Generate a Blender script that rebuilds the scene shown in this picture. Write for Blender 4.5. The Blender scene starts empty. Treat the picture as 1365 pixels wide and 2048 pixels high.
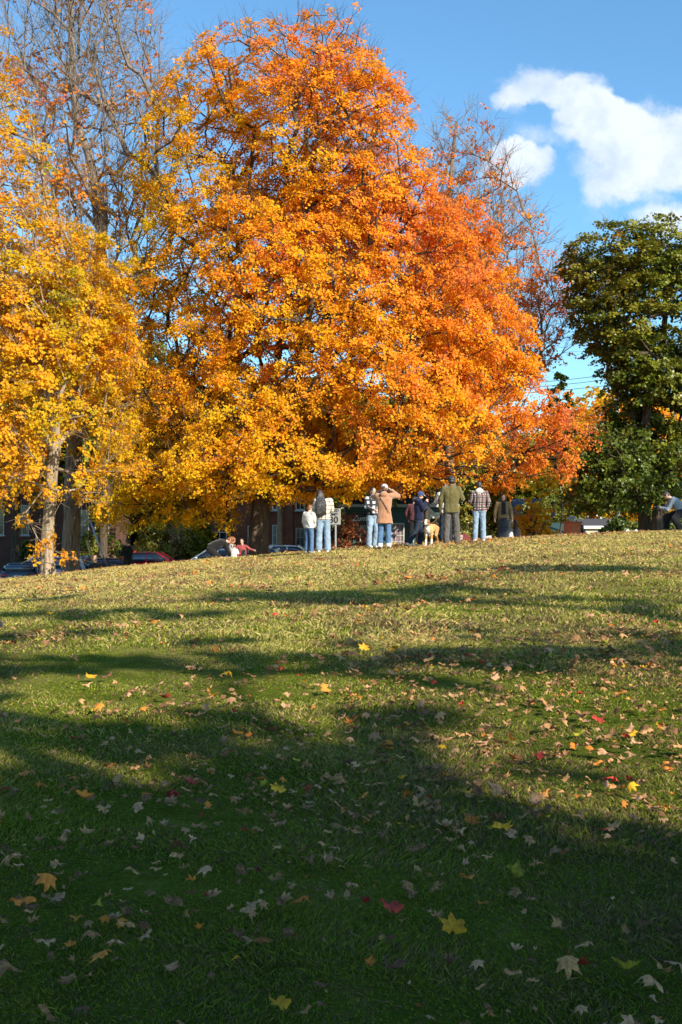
import bpy, bmesh, math, random
import numpy as np
from mathutils import Vector, Matrix, noise

# ------------------------------------------------------------ camera, sky, sun, exposure
SC = bpy.context.scene
COL = SC.collection
R = math.radians
F = 2275.0            # focal length in pixels of the 1365 px wide photograph
EYE = 1.6
HOR = 1050.0
CX = 682.5
cam_data = bpy.data.cameras.new("camera"); cam = bpy.data.objects.new("camera", cam_data); COL.objects.link(cam)
cam_data.sensor_fit = 'VERTICAL'; cam_data.sensor_height = 36.0; cam_data.lens = F / 2048 * 36
cam_data.clip_start = 0.05; cam_data.clip_end = 4000
cam.location = (0, 0, EYE); cam.rotation_euler = (R(90) + math.atan(26 / F), 0, 0)
SC.camera = cam

SUN_EL, SUN_AZ = 29.0, 140.0     # degrees; azimuth clockwise from +Y (towards +X)
SUN = Vector((math.sin(R(SUN_AZ)) * math.cos(R(SUN_EL)), math.cos(R(SUN_AZ)) * math.cos(R(SUN_EL)), math.sin(R(SUN_EL))))
sd = bpy.data.lights.new("sun", 'SUN'); sd.energy = 5.0; sd.angle = R(0.55); sd.color = (1.0, 0.90, 0.74)
so = bpy.data.objects.new("sun", sd); COL.objects.link(so)
so.rotation_euler = SUN.to_track_quat('Z', 'Y').to_euler(); so.location = (20, -30, 30)

W = bpy.data.worlds.new("World"); SC.world = W; W.use_nodes = True
SC.view_settings.view_transform = 'Standard'; SC.view_settings.look = 'None'
SC.view_settings.exposure = 0.95; SC.view_settings.gamma = 1.0
SC.cycles.max_bounces = 6; SC.cycles.diffuse_bounces = 4; SC.cycles.glossy_bounces = 2
SC.cycles.transmission_bounces = 4; SC.cycles.transparent_max_bounces = 6
SC.cycles.use_denoising = True
SC.render.film_transparent = False

class NT:
    """tiny node helper"""
    def __init__(s, tree): s.t = tree
    def n(s, typ, **kw):
        nd = s.t.nodes.new(typ)
        for k, v in kw.items():
            if k.startswith('i_'):
                key = k[2:]; key = int(key) if key.isdigit() else key.replace('_', ' ')
                nd.inputs[key].default_value = v
            else: setattr(nd, k, v)
        return nd
    def l(s, a, b): s.t.links.new(a, b)
    def m(s, op, a, b=None, c=None, clamp=False):
        nd = s.t.nodes.new('ShaderNodeMath'); nd.operation = op; nd.use_clamp = clamp
        for i, v in enumerate((a, b, c)):
            if v is None: continue
            if isinstance(v, (int, float)): nd.inputs[i].default_value = v
            else: s.l(v, nd.inputs[i])
        return nd.outputs[0]
    def mix(s, fac, a, b, typ='MIX'):
        nd = s.t.nodes.new('ShaderNodeMixRGB'); nd.blend_type = typ
        for i, v in enumerate((fac, a, b)):
            if isinstance(v, (int, float)): nd.inputs[i].default_value = v
            elif isinstance(v, (tuple, list)): nd.inputs[i].default_value = tuple(v)[:3] + (1,)
            else: s.l(v, nd.inputs[i])
        return nd.outputs[0]
    def ramp(s, fac, stops):
        nd = s.t.nodes.new('ShaderNodeValToRGB'); cr = nd.color_ramp
        while len(cr.elements) < len(stops): cr.elements.new(0.5)
        for e, (p, c) in zip(cr.elements, stops): e.position = p; e.color = tuple(c)[:3] + (1,)
        s.l(fac, nd.inputs[0]); return nd.outputs[0]
    def noise(s, vec, scale, detail=4, rough=0.5):
        nd = s.n('ShaderNodeTexNoise'); nd.inputs['Scale'].default_value = scale
        nd.inputs['Detail'].default_value = detail; nd.inputs['Roughness'].default_value = rough
        if vec is not None: s.l(vec, nd.inputs['Vector'])
        return nd.outputs['Fac']

# world: Nishita sky with a bank of clouds placed by world direction
w = NT(W.node_tree); W.node_tree.nodes.clear()
sky = w.n('ShaderNodeTexSky'); sky.sky_type = 'NISHITA'; sky.sun_disc = False
sky.sun_elevation = R(SUN_EL); sky.sun_rotation = R(SUN_AZ)
sky.air_density = 1.15; sky.dust_density = 0.25; sky.ozone_density = 3.2; sky.altitude = 30
tc = w.n('ShaderNodeTexCoord'); D = tc.outputs['Generated']
nz = w.n('ShaderNodeTexNoise'); w.l(D, nz.inputs['Vector']); nz.inputs['Scale'].default_value = 17; nz.inputs['Detail'].default_value = 8; nz.inputs['Roughness'].default_value = 0.6
sub = w.n('ShaderNodeVectorMath', operation='SUBTRACT'); w.l(nz.outputs['Color'], sub.inputs[0]); sub.inputs[1].default_value = (.5, .5, .5)
scl = w.n('ShaderNodeVectorMath', operation='SCALE'); w.l(sub.outputs[0], scl.inputs[0]); scl.inputs['Scale'].default_value = 0.05
add = w.n('ShaderNodeVectorMath', operation='ADD'); w.l(D, add.inputs[0]); w.l(scl.outputs[0], add.inputs[1])
sep = w.n('ShaderNodeSeparateXYZ'); w.l(add.outputs[0], sep.inputs[0])
yy = w.m('MAXIMUM', sep.outputs[1], 0.05)
U = w.m('DIVIDE', sep.outputs[0], yy); V = w.m('DIVIDE', sep.outputs[2], yy)
blobs = [(1085, 168, 88, 50, 1), (1018, 195, 34, 40, .8), (1160, 195, 70, 50, .9), (1205, 240, 90, 58, 1), (1290, 262, 130, 80, 1), (1245, 330, 100, 75, 1),
         (1370, 285, 90, 90, .8), (1040, 330, 76, 48, 1.9), (1060, 275, 110, 30, .35), (1310, 345, 100, 50, .6), (1345, 432, 80, 48, 1.1), (1220, 405, 60, 60, .35),
         (1600, 270, 200, 110, .9), (-250, 640, 300, 110, .8), (40, 660, 120, 60, .55), (2200, 500, 400, 120, .8), (-1500, 300, 500, 160, .9)]
tot = None
for (bx, by, rx, ry, s_) in blobs:
    a = w.m('DIVIDE', w.m('SUBTRACT', U, (bx - CX) / F), rx / F * 1.12)
    b = w.m('DIVIDE', w.m('SUBTRACT', V, (HOR - by) / F), ry / F * 1.08)
    d = w.m('SUBTRACT', 1.0, w.m('ADD', w.m('MULTIPLY', a, a), w.m('MULTIPLY', b, b)))
    d = w.m('MULTIPLY', w.m('MAXIMUM', d, 0.0), s_)
    tot = d if tot is None else w.m('ADD', tot, d)
n2 = w.noise(D, 24, 9, 0.62)
den = w.m('MULTIPLY', w.m('ADD', tot, w.m('MULTIPLY', w.m('SUBTRACT', n2, 0.50), 1.7)), w.m('GREATER_THAN', tot, 0.001))
cmask = w.n('ShaderNodeMapRange'); cmask.interpolation_type = 'SMOOTHSTEP'; w.l(den, cmask.inputs[0])
cmask.inputs[1].default_value = 0.03; cmask.inputs[2].default_value = 1.0
front = w.m('MULTIPLY', cmask.outputs[0], w.m('GREATER_THAN', sep.outputs[1], 0.1))
front = w.m('MULTIPLY', front, 0.86)
n3 = w.noise(D, 16, 6, .6)
ccol = w.ramp(n3, [(0.36, (3.5, 4.2, 5.3)), (0.58, (5.6, 5.9, 6.3))])
skyc = w.mix(1.0, sky.outputs[0], (0.72, 1.03, 1.14), 'MULTIPLY')
mixc = w.mix(front, skyc, ccol)
bg = w.n('ShaderNodeBackground'); bg.inputs[1].default_value = 0.098; w.l(mixc, bg.inputs[0])
wo = w.n('ShaderNodeOutputWorld'); w.l(bg.outputs[0], wo.inputs[0])

# ------------------------------------------------------------ generic helpers
rng = np.random.default_rng(11)
random.seed(5)

def tag(o, label=None, cat=None, group=None, kind=None):
    if label: o['label'] = label
    if cat: o['category'] = cat
    if group: o['group'] = group
    if kind: o['kind'] = kind
    return o

def empty(name, loc=(0, 0, 0), rz=0.0, label=None, cat=None, group=None):
    o = bpy.data.objects.new(name, None); COL.objects.link(o); o.location = loc; o.rotation_euler = (0, 0, rz)
    o.empty_display_size = 0.2
    return tag(o, label, cat, group)

def link(name, me, parent=None, mat=None):
    o = bpy.data.objects.new(name, me); COL.objects.link(o)
    if mat is not None and not me.materials: me.materials.append(mat)
    if parent is not None: o.parent = parent
    return o

def mesh_np(name, V_, Fc, mat=None, parent=None, col=None, smooth=False):
    V_ = np.asarray(V_, dtype=np.float32).reshape(-1, 3); Fc = np.asarray(Fc, dtype=np.int32)
    me = bpy.data.meshes.new(name); k = Fc.shape[1]; nf = len(Fc)
    me.vertices.add(len(V_)); me.vertices.foreach_set('co', V_.ravel())
    me.loops.add(nf * k); me.loops.foreach_set('vertex_index', Fc.ravel())
    me.polygons.add(nf); me.polygons.foreach_set('loop_start', np.arange(0, nf * k, k, dtype=np.int32))
    me.polygons.foreach_set('use_smooth', np.full(nf, smooth, dtype=bool))
    if col is not None:
        a = me.attributes.new('col', 'FLOAT_COLOR', 'POINT')
        c4 = np.ones((len(V_), 4), dtype=np.float32); c4[:, :3] = col
        a.data.foreach_set('color', c4.ravel())
    me.update(); me.validate()
    return link(name, me, parent, mat)

def mesh_bm(name, bm, mat=None, parent=None, smooth=False, bevel=0.0):
    me = bpy.data.meshes.new(name)
    bmesh.ops.recalc_face_normals(bm, faces=bm.faces)
    bm.to_mesh(me); bm.free()
    for p in me.polygons: p.use_smooth = smooth
    o = link(name, me, parent, mat)
    if bevel:
        b = o.modifiers.new('bevel', 'BEVEL'); b.width = bevel; b.segments = 2; b.limit_method = 'ANGLE'
    return o

def bx(bm, c, s, rot=None):
    m = Matrix.Translation(Vector(c)) @ (rot.to_4x4() if rot is not None else Matrix.Identity(4)) @ Matrix.Diagonal((s[0], s[1], s[2], 1))
    return bmesh.ops.create_cube(bm, size=1.0, matrix=m)

def box_obj(name, c, s, mat, parent=None, bevel=0.0, rot=None):
    bm = bmesh.new(); bx(bm, c, s, rot); return mesh_bm(name, bm, mat, parent, False, bevel)

def tubes(A, B, ra, rb, n=5):
    A = np.asarray(A, float); B = np.asarray(B, float); d = B - A
    L = np.linalg.norm(d, axis=1, keepdims=True) + 1e-9; d = d / L
    ref = np.where(np.abs(d[:, 2:3]) > 0.9, np.array([[1., 0, 0]]), np.array([[0, 0, 1.]]))
    u = np.cross(d, ref); u /= np.linalg.norm(u, axis=1, keepdims=True) + 1e-9; v = np.cross(d, u)
    th = np.arange(n) * 2 * np.pi / n
    c, s = np.cos(th)[None, :, None], np.sin(th)[None, :, None]
    ring = u[:, None, :] * c + v[:, None, :] * s
    VA = A[:, None, :] + ring * np.asarray(ra)[:, None, None]; VB = B[:, None, :] + ring * np.asarray(rb)[:, None, None]
    Vv = np.concatenate([VA, VB], 1).reshape(-1, 3)
    base = np.arange(len(A))[:, None] * 2 * n; i = np.arange(n)[None, :]; j = (i + 1) % n
    Fq = np.stack([base + i, base + j, base + n + j, base + n + i], -1).reshape(-1, 4)
    return Vv, Fq

# terrain ------------------------------------------------------------
def sstep(a, b, x):
    t = np.clip((x - a) / (b - a), 0, 1); return t * t * (3 - 2 * t)
def Hn(x, y):
    x = np.asarray(x, float); y = np.asarray(y, float)
    xc = np.clip(x, -16, 16)
    e = 0.88 + 0.072 * xc - 0.0017 * xc ** 2
    t = y / 33.0
    p = np.where(t > 1, 1.0, np.where(t > 0, 2 * t - t * t, 2 * np.clip(t, -0.8, 0)))
    z = e * p
    zr = -0.75 + 0.048 * xc
    k = sstep(33.5, 45.5, y)
    z = z * (1 - k) + zr * k
    amp = 1 - sstep(28, 36, y)
    z = z + amp * (0.018 * np.sin(x * 1.1 + 0.6 * y + 1) + 0.014 * np.sin(1.7 * y - 0.8 * x) + 0.008 * np.sin(3.1 * x + 2.2 * y))
    return z
def H(x, y): return float(Hn(x, y))
def at(px, Y): return (px - CX) * Y / F
def PT(px, py, Y): return np.array([(px - CX) * Y / F, Y, EYE + (HOR - py) * Y / F])
def ground_hit(px, py):
    for Y in np.arange(2.5, 34, 0.02):
        x = (px - CX) * Y / F
        if EYE + (HOR - py) * Y / F <= H(x, Y): return x, Y
    return (px - CX) * 33 / F, 33.0

# materials ------------------------------------------------------------
def mat(name, color=(.5, .5, .5), rough=0.7, metal=0.0, var=0.12, vscale=8.0, bump=0.0, bscale=60.0, spec=0.4, coat=0.0, sheen=0.0):
    m = bpy.data.materials.new(name); m.use_nodes = True; t = NT(m.node_tree)
    p = m.node_tree.nodes['Principled BSDF']
    tcn = t.n('ShaderNodeTexCoord')
    nf = t.noise(tcn.outputs['Object'], vscale, 5, 0.6)
    lo = tuple(c * (1 - var) for c in color); hi = tuple(min(1, c * (1 + var)) for c in color)
    c = t.ramp(nf, [(0.3, lo), (0.7, hi)]); t.l(c, p.inputs['Base Color'])
    p.inputs['Roughness'].default_value = rough; p.inputs['Metallic'].default_value = metal
    p.inputs['Specular IOR Level'].default_value = spec
    p.inputs['Coat Weight'].default_value = coat; p.inputs['Coat Roughness'].default_value = 0.05
    p.inputs['Sheen Weight'].default_value = sheen
    if bump:
        b = t.n('ShaderNodeBump'); b.inputs['Strength'].default_value = bump; b.inputs['Distance'].default_value = 0.02
        t.l(t.noise(tcn.outputs['Object'], bscale, 4, 0.6), b.inputs['Height']); t.l(b.outputs[0], p.inputs['Normal'])
    return m

def leaf_mat(name, trans=0.38, rough=0.5, spec=0.25):
    m = bpy.data.materials.new(name); m.use_nodes = True; t = NT(m.node_tree); m.node_tree.nodes.clear()
    a = t.n('ShaderNodeAttribute'); a.attribute_name = 'col'
    p = t.n('ShaderNodeBsdfPrincipled'); t.l(a.outputs['Color'], p.inputs['Base Color'])
    p.inputs['Roughness'].default_value = rough; p.inputs['Specular IOR Level'].default_value = spec
    tr = t.n('ShaderNodeBsdfTranslucent'); t.l(a.outputs['Color'], tr.inputs['Color'])
    mx = t.n('ShaderNodeMixShader'); mx.inputs[0].default_value = trans
    t.l(p.outputs[0], mx.inputs[1]); t.l(tr.outputs[0], mx.inputs[2])
    o = t.n('ShaderNodeOutputMaterial'); t.l(mx.outputs[0], o.inputs[0]); return m

def bark_mat(name, a=(.20, .16, .12), b=(.07, .05, .04), lichen=0.0):
    m = bpy.data.materials.new(name); m.use_nodes = True; t = NT(m.node_tree)
    p = m.node_tree.nodes['Principled BSDF']; p.inputs['Roughness'].default_value = 0.9; p.inputs['Specular IOR Level'].default_value = 0.15
    tcn = t.n('ShaderNodeTexCoord'); mp = t.n('ShaderNodeMapping'); mp.inputs['Scale'].default_value = (14, 14, 2.2); t.l(tcn.outputs['Object'], mp.inputs[0])
    n1 = t.noise(mp.outputs[0], 1.0, 8, 0.65); n2_ = t.noise(tcn.outputs['Object'], 2.5, 4)
    c = t.ramp(n1, [(0.36, b), (0.58, a)])
    if lichen: c = t.mix(t.m('MULTIPLY', t.m('GREATER_THAN', n2_, 0.56), lichen), c, (.30, .30, .22))
    t.l(c, p.inputs['Base Color'])
    bp = t.n('ShaderNodeBump'); bp.inputs['Strength'].default_value = 0.9; bp.inputs['Distance'].default_value = 0.05
    t.l(n1, bp.inputs['Height']); t.l(bp.outputs[0], p.inputs['Normal']); return m

# ------------------------------------------------------------ ground
def axis_pts(dense, far):
    return np.array(sorted(set(np.round(np.concatenate([dense, far, -np.array(far)]), 3))))
gx = np.concatenate([-np.geomspace(30, 1500, 16)[::-1], np.arange(-24, 24.01, 0.4), np.geomspace(30, 1500, 16)])
gy = np.concatenate([-np.geomspace(30, 900, 10)[::-1], np.arange(-24, 2, 1.0), np.arange(2, 14, 0.25), np.arange(14, 60, 0.5), np.geomspace(62, 2500, 24)])
X, Y_ = np.meshgrid(gx, gy); Z = Hn(X, Y_)
nx, ny = len(gx), len(gy)
ii = (np.arange(ny - 1)[:, None] * nx + np.arange(nx - 1)[None, :]).ravel()
gm = bpy.data.materials.new("lawn_soil"); gm.use_nodes = True; t = NT(gm.node_tree); p = gm.node_tree.nodes['Principled BSDF']
tcn = t.n('ShaderNodeTexCoord'); O = tcn.outputs['Object']
nA = t.noise(O, 0.35, 4, 0.6); nB = t.noise(O, 2.3, 6, 0.65); nC = t.noise(O, 45, 6, 0.7); nD = t.noise(O, 9, 5, 0.6)
sepg = t.n('ShaderNodeSeparateXYZ'); t.l(O, sepg.inputs[0])
dry = t.n('ShaderNodeMapRange'); t.l(sepg.outputs[1], dry.inputs[0]); dry.inputs[1].default_value = 6; dry.inputs[2].default_value = 26; dry.inputs[3].default_value = 0.0; dry.inputs[4].default_value = 0.36
f1 = t.m('ADD', t.m('MULTIPLY', nB, 0.55), t.m('MULTIPLY', nA, 0.45)); f1 = t.m('ADD', f1, dry.outputs[0])
c1 = t.ramp(f1, [(0.40, (.06, .09, .012)), (0.56, (.13, .16, .02)), (0.74, (.30, .25, .085)), (0.95, (.42, .32, .15))])
c2 = t.mix(t.m('MULTIPLY', t.m('GREATER_THAN', nD, 0.60), 0.45), c1, (.16, .10, .05))
c3 = t.mix(0.8, c2, t.ramp(nC, [(0.3, (.35, .35, .35)), (0.7, (1.25, 1.25, 1.25))]), 'MULTIPLY')
t.l(c3, p.inputs['Base Color']); p.inputs['Roughness'].default_value = 0.95; p.inputs['Specular IOR Level'].default_value = 0.0
bp = t.n('ShaderNodeBump'); bp.inputs['Strength'].default_value = 1.0; bp.inputs['Distance'].default_value = 0.03; t.l(nC, bp.inputs['Height']); t.l(bp.outputs[0], p.inputs['Normal'])
g = mesh_np('ground', np.stack([X, Y_, Z], -1), np.stack([ii, ii + 1, ii + nx + 1, ii + nx], -1), gm, smooth=True); tag(g, kind='structure')

def strip(name, y0, y1, dz, m, x0=-120, x1=120, thick=0.0):
    xs = np.arange(x0, x1 + .1, 2.0); ys = np.linspace(y0, y1, 5)
    XX, YY = np.meshgrid(xs, ys); ZZ = Hn(XX, np.full_like(YY, 50.0)) + dz
    n_ = len(xs); k = (np.arange(4)[:, None] * n_ + np.arange(n_ - 1)[None, :]).ravel()
    Fq = np.stack([k, k + 1, k + n_ + 1, k + n_], -1); Vv = np.stack([XX, YY, ZZ], -1).reshape(-1, 3)
    if thick:   # front and back faces of a raised slab
        nv = len(Vv); Vb = Vv.copy(); Vb[:, 2] -= thick
        e0 = np.arange(n_ - 1); eN = 4 * n_ + np.arange(n_ - 1)
        side = np.concatenate([np.stack([e0 + nv, e0 + 1 + nv, e0 + 1, e0], -1), np.stack([eN, eN + 1, eN + 1 + nv, eN + nv], -1)])
        Vv = np.concatenate([Vv, Vb]); Fq = np.concatenate([Fq, side])
    o = mesh_np(name, Vv, Fq, m); return tag(o, kind='structure')
asphalt = mat('asphalt', (.055, .055, .058), 0.9, var=0.25, vscale=3, bump=.4, bscale=120)
concrete = mat('concrete', (.30, .29, .27), 0.9, var=0.15, vscale=4, bump=.3, bscale=90)
paint_w = mat('white_paint', (.75, .75, .72), 0.6)
strip('road', 48.2, 60.5, 0.004, asphalt)
strip('kerb', 47.9, 48.2, 0.13, concrete, thick=.15); strip('pavement', 60.5, 63.0, 0.13, concrete, thick=.15)
# ------------------------------------------------------------ trees
class Field:
    def __init__(s, seed, scale, n=9):
        r = np.random.default_rng(seed); s.k = r.normal(size=(n, 3)) * scale; s.p = r.uniform(0, 6.28, n)
    def __call__(s, P): return np.sin(P @ s.k.T + s.p).sum(1) / math.sqrt(len(s.p)) * 1.0

PAL = np.array([[0.00, .09, .14, .018], [0.16, .26, .27, .018], [0.32, .64, .47, .012], [0.50, .84, .49, .016],
                [0.66, .90, .41, .022], [0.82, .86, .275, .04], [1.00, .70, .19, .08]])
GPAL = np.array([[0.0, .050, .080, .010], [0.45, .13, .165, .015], [0.75, .26, .235, .022], [0.92, .28, .17, .02], [1.0, .45, .14, .02]])
BPAL = np.array([[0.0, .34, .12, .045], [0.5, .52, .17, .05], [1.0, .62, .26, .06]])
def pal(tab, a):
    a = np.clip(a, 0, 1); return np.stack([np.interp(a, tab[:, 0], tab[:, i]) for i in (1, 2, 3)], -1)
def nrm(v): return v / (np.linalg.norm(v, axis=-1, keepdims=True) + 1e-9)

def envelope(outline, Yt, n, seed, dmin, depth=0.8, shell=0.42, lobes=0.13, hole=-1.0, zlift=0):
    """random cluster centres inside a round crown whose half-widths follow the outline"""
    r = np.random.default_rng(seed); o = np.array(outline, float); s = Yt / F
    fl = Field(seed + 1, 0.55); fh = Field(seed + 2, 1.0)
    py = np.linspace(o[0, 0], o[-1, 0], 400); Lx = np.interp(py, o[:, 0], o[:, 1]); Rx = np.interp(py, o[:, 0], o[:, 2])
    wgt = (Rx - Lx) ** 1.25; cdf = np.cumsum(wgt) / wgt.sum()
    pts = []; grid = {}; tries = 0
    while len(pts) < n and tries < n * 40:
        m = 4000; tries += m
        k = np.searchsorted(cdf, r.random(m)); k = np.clip(k, 0, 399)
        a = (Rx[k] - Lx[k]) / 2 * s; cx = ((Rx[k] + Lx[k]) / 2 - CX) * s; z = EYE + (HOR - py[k]) * s
        th = r.uniform(0, 2 * np.pi, m); rr = r.random(m) ** shell
        Q = np.stack([cx + a * rr * np.cos(th), Yt + depth * a * rr * np.sin(th), z], -1)
        lob = 1 + lobes * fl(nrm(Q - np.array([0, Yt, 8.])) * 6) ; Q[:, 0] = cx + (Q[:, 0] - cx) * np.clip(lob, .7, 1.12); Q[:, 1] = Yt + (Q[:, 1] - Yt) * lob
        Q[:, 2] += zlift
        ok = fh(Q) > hole
        for q in Q[ok]:
            if len(pts) >= n: break
            c = tuple((q // dmin).astype(int)); good = True
            for dx in (-1, 0, 1):
                for dy in (-1, 0, 1):
                    for dz in (-1, 0, 1):
                        for w_ in grid.get((c[0] + dx, c[1] + dy, c[2] + dz), ()):
                            if ((w_ - q) ** 2).sum() < dmin * dmin: good = False
            if good: pts.append(q); grid.setdefault(c, []).append(q)
    return np.array(pts)

def skeleton(trunk, pts, asc=1.2, seg=0.9, seed=0, fork_at=0.3):
    """trunk: (k,3) polyline. Connects every crown point to the growing skeleton."""
    r = np.random.default_rng(seed)
    cap = len(trunk) + len(pts) * 6 + 10
    P = np.zeros((cap, 3)); Dr = np.zeros((cap, 3)); par = np.full(cap, -1); n = 0
    for i, q in enumerate(trunk):
        P[n] = q; Dr[n] = nrm(trunk[min(i + 1, len(trunk) - 1)] - trunk[max(i - 1, 0)]); par[n] = n - 1; n += 1
    nt = n; first = max(1, int(nt * fork_at))
    root = trunk[first]
    key = np.linalg.norm((pts - root) * np.array([1, 1, .75]), axis=1)
    tips = []
    for q in pts[np.argsort(key)]:
        d = q - P[first:n]; L = np.linalg.norm(d, axis=1) + 1e-6; dn = d / L[:, None]
        cs = (dn * Dr[first:n]).sum(1)
        cost = L * (1.75 - 0.9 * cs) + asc * np.maximum(0, P[first:n, 2] - q[2]) + 0.25 * np.maximum(0, 0.35 - cs) * 4
        j = first + int(np.argmin(cost)); L0 = np.linalg.norm(q - P[j]); m = max(1, int(L0 / seg))
        d0 = Dr[j] if j >= nt else nrm(Dr[j] * .5 + nrm(q - P[j]))
        prev = j; bend = r.normal(size=3) * 0.06 * L0
        for k in range(1, m + 1):
            u = k / m
            h = P[j] * (1 - u) + q * u + d0 * L0 * 0.35 * u * (1 - u) * (1 - u) + bend * u * (1 - u) * 2
            P[n] = h; Dr[n] = nrm(h - P[prev] + 1e-6); par[n] = prev; prev = n; n += 1
        tips.append(prev)
    return P[:n], Dr[:n], par[:n], nt, np.array(tips)

def radii(par, n, tips, r_tip, expo=2.4):
    acc = np.zeros(n); acc[tips] += r_tip ** expo
    for i in range(n - 1, 0, -1):
        if acc[i] == 0: acc[i] = r_tip ** expo
        if par[i] >= 0: acc[par[i]] += acc[i]
    return acc ** (1 / expo)

def leaf_verts(P, out, size, r, sn, rnd=0.36, shape=0.55):
    m = len(P); n = nrm(sn + r.normal(size=(m, 3)) * rnd)
    t_ = r.normal(size=(m, 3)) + out * 0.5 + np.array([0, 0, -0.6]); t_ = nrm(t_ - n * (t_ * n).sum(1, keepdims=True)); w_ = np.cross(n, t_)
    s = (size * r.uniform(0.65, 1.3, m))[:, None]
    f = s * r.uniform(-.05, .3, (m, 1))
    V_ = np.stack([P, P + t_ * s * .5 + w_ * s * shape + n * f, P + t_ * s, P + t_ * s * .5 - w_ * s * shape + n * f], 1)
    return V_.reshape(-1, 3)

def quads(m): return np.arange(m * 4).reshape(-1, 4)

def tree(name, label, cat, trunk, pts, colfn, leafm, barkm, r_base, per=140, size=0.11, crad=0.6, flat=0.5, droop=0.35,
         r_tip=0.012, asc=1.2, seed=1, fork_at=0.3, twigs=4, twig_len=0.55, group=None, flare=1.5, density=None, twig_r=0.004, seg=.9, sides=16, up=.5, twig_up=.35, spray=20):
    r = np.random.default_rng(seed)
    root = empty(name, tuple(trunk[0]), 0, label, cat, group); off = np.array(trunk[0], float)
    trunk = np.array(trunk, float)
    # resample the trunk
    q = [trunk[0]]
    for a, b in zip(trunk[:-1], trunk[1:]):
        k = max(1, int(np.linalg.norm(b - a) / 0.6))
        for i in range(1, k + 1): q.append(a + (b - a) * i / k + (r.normal(size=3) * 0.025 if i < k else 0))
    trunk = np.array(q)
    P, Dr, par, nt, tips = skeleton(trunk, pts, asc, seg, seed, fork_at)
    rad = radii(par, len(P), tips, r_tip)
    sc = r_base / rad[0]; rad = np.where(rad > r_tip * 1.2, r_tip + (rad - r_tip) * max(.2, min(1.0, sc * 1.0)) , rad)
    rt = np.maximum(rad[:nt], r_base * np.linspace(1, .12, nt) ** .8) if sc >= 1 else np.minimum(rad[:nt], r_base)
    rt = np.minimum(rt, r_base * np.linspace(1.0, .35, nt) ** .5)
    # trunk surface
    fine = []; fr = []
    for i in range(nt - 1):
        for u in np.linspace(0, 1, 5)[:-1]: fine.append(trunk[i] * (1 - u) + trunk[i + 1] * u); fr.append(rt[i] * (1 - u) + rt[i + 1] * u)
    fine.append(trunk[-1]); fr.append(rt[-1]); fine = np.array(fine); fr = np.array(fr)
    for _ in range(3): fine[1:-1] = (fine[:-2] + fine[1:-1] * 2 + fine[2:]) / 4
    th = np.linspace(0, 2 * np.pi, sides * 2, endpoint=False); h = fine[:, 2] - fine[0, 2]
    fl = 1 + (flare - 1) * np.exp(-h / 0.35); ph = r.uniform(0, 6.28, 3)
    RR = fr[:, None] * fl[:, None] * (1 + 0.05 * np.sin(5 * th + ph[0])[None] * (1 + 2 * np.exp(-h / .5))[:, None] + .04 * np.sin(9 * th[None] + ph[1] + h[:, None] * 1.5) + .03 * np.sin(3 * th[None] + h[:, None] * 2.1 + ph[2]))
    RR *= 1 + r.normal(size=RR.shape) * .018
    TV = np.stack([fine[:, 0:1] + RR * np.cos(th), fine[:, 1:2] + RR * np.sin(th), np.repeat(fine[:, 2:3], len(th), 1)], -1)
    TV[0, :, 2] -= 0.3
    nn = len(th); i = (np.arange(len(fine) - 1)[:, None] * nn + np.arange(nn)[None]); j = (np.arange(len(fine) - 1)[:, None] * nn + (np.arange(nn)[None] + 1) % nn)
    TF = np.stack([i, j, j + nn, i + nn], -1).reshape(-1, 4)
    # limbs
    e = np.arange(nt, len(P)); ra = np.minimum(rad[par[e]], rad[e] * 1.6); ra = np.where(par[e] < nt, rad[e] * 1.25, ra)
    big = rad[e] > 0.03
    parts = []
    for sel, ns in ((big, 8), (~big, 4)):
        if sel.any(): parts.append(tubes(P[par[e[sel]]], P[e[sel]], ra[sel], rad[e[sel]], ns))
    parts = [(TV.reshape(-1, 3), TF)] + parts; Vv = np.concatenate([a for a, _ in parts]); o2 = 0; Fl = []
    for a, b in parts: Fl.append(b + o2); o2 += len(a)
    mesh_np('trunk', Vv - off, np.concatenate(Fl), barkm, root, smooth=True)
    # twigs
    ends = P[tips]; dirs = Dr[tips]; cen = np.array([P[:, 0].mean(), P[:, 1].mean(), trunk[:, 2].max() * .45])
    out = nrm((ends - cen) * np.array([1, 1, .3]))
    tw_pts = ends; tw_id = np.arange(len(ends))
    if twigs:
        k = twigs; A = np.repeat(ends, k, 0); dd = nrm(np.repeat(dirs, k, 0) * .8 + np.repeat(out, k, 0) * .4 + r.normal(size=(len(A), 3)) * .55 + np.array([0, 0, twig_up]))
        Ln = (twig_len * r.uniform(.5, 1.3, len(A)))[:, None]; M = A + dd * Ln * .5 ; Bq = M + nrm(dd + r.normal(size=dd.shape) * .3) * Ln * .6
        C2 = M + nrm(dd + r.normal(size=dd.shape) * .7) * Ln * .45
        o_ = np.ones(len(A)) * twig_r
        Vt, Ft = tubes(np.concatenate([A, M, M]), np.concatenate([M, Bq, C2]), np.concatenate([o_ * 1.5, o_, o_]), np.concatenate([o_, o_ * .5, o_ * .5]), 3)
        mesh_np('twigs', Vt - off, Ft, barkm, root)
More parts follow.
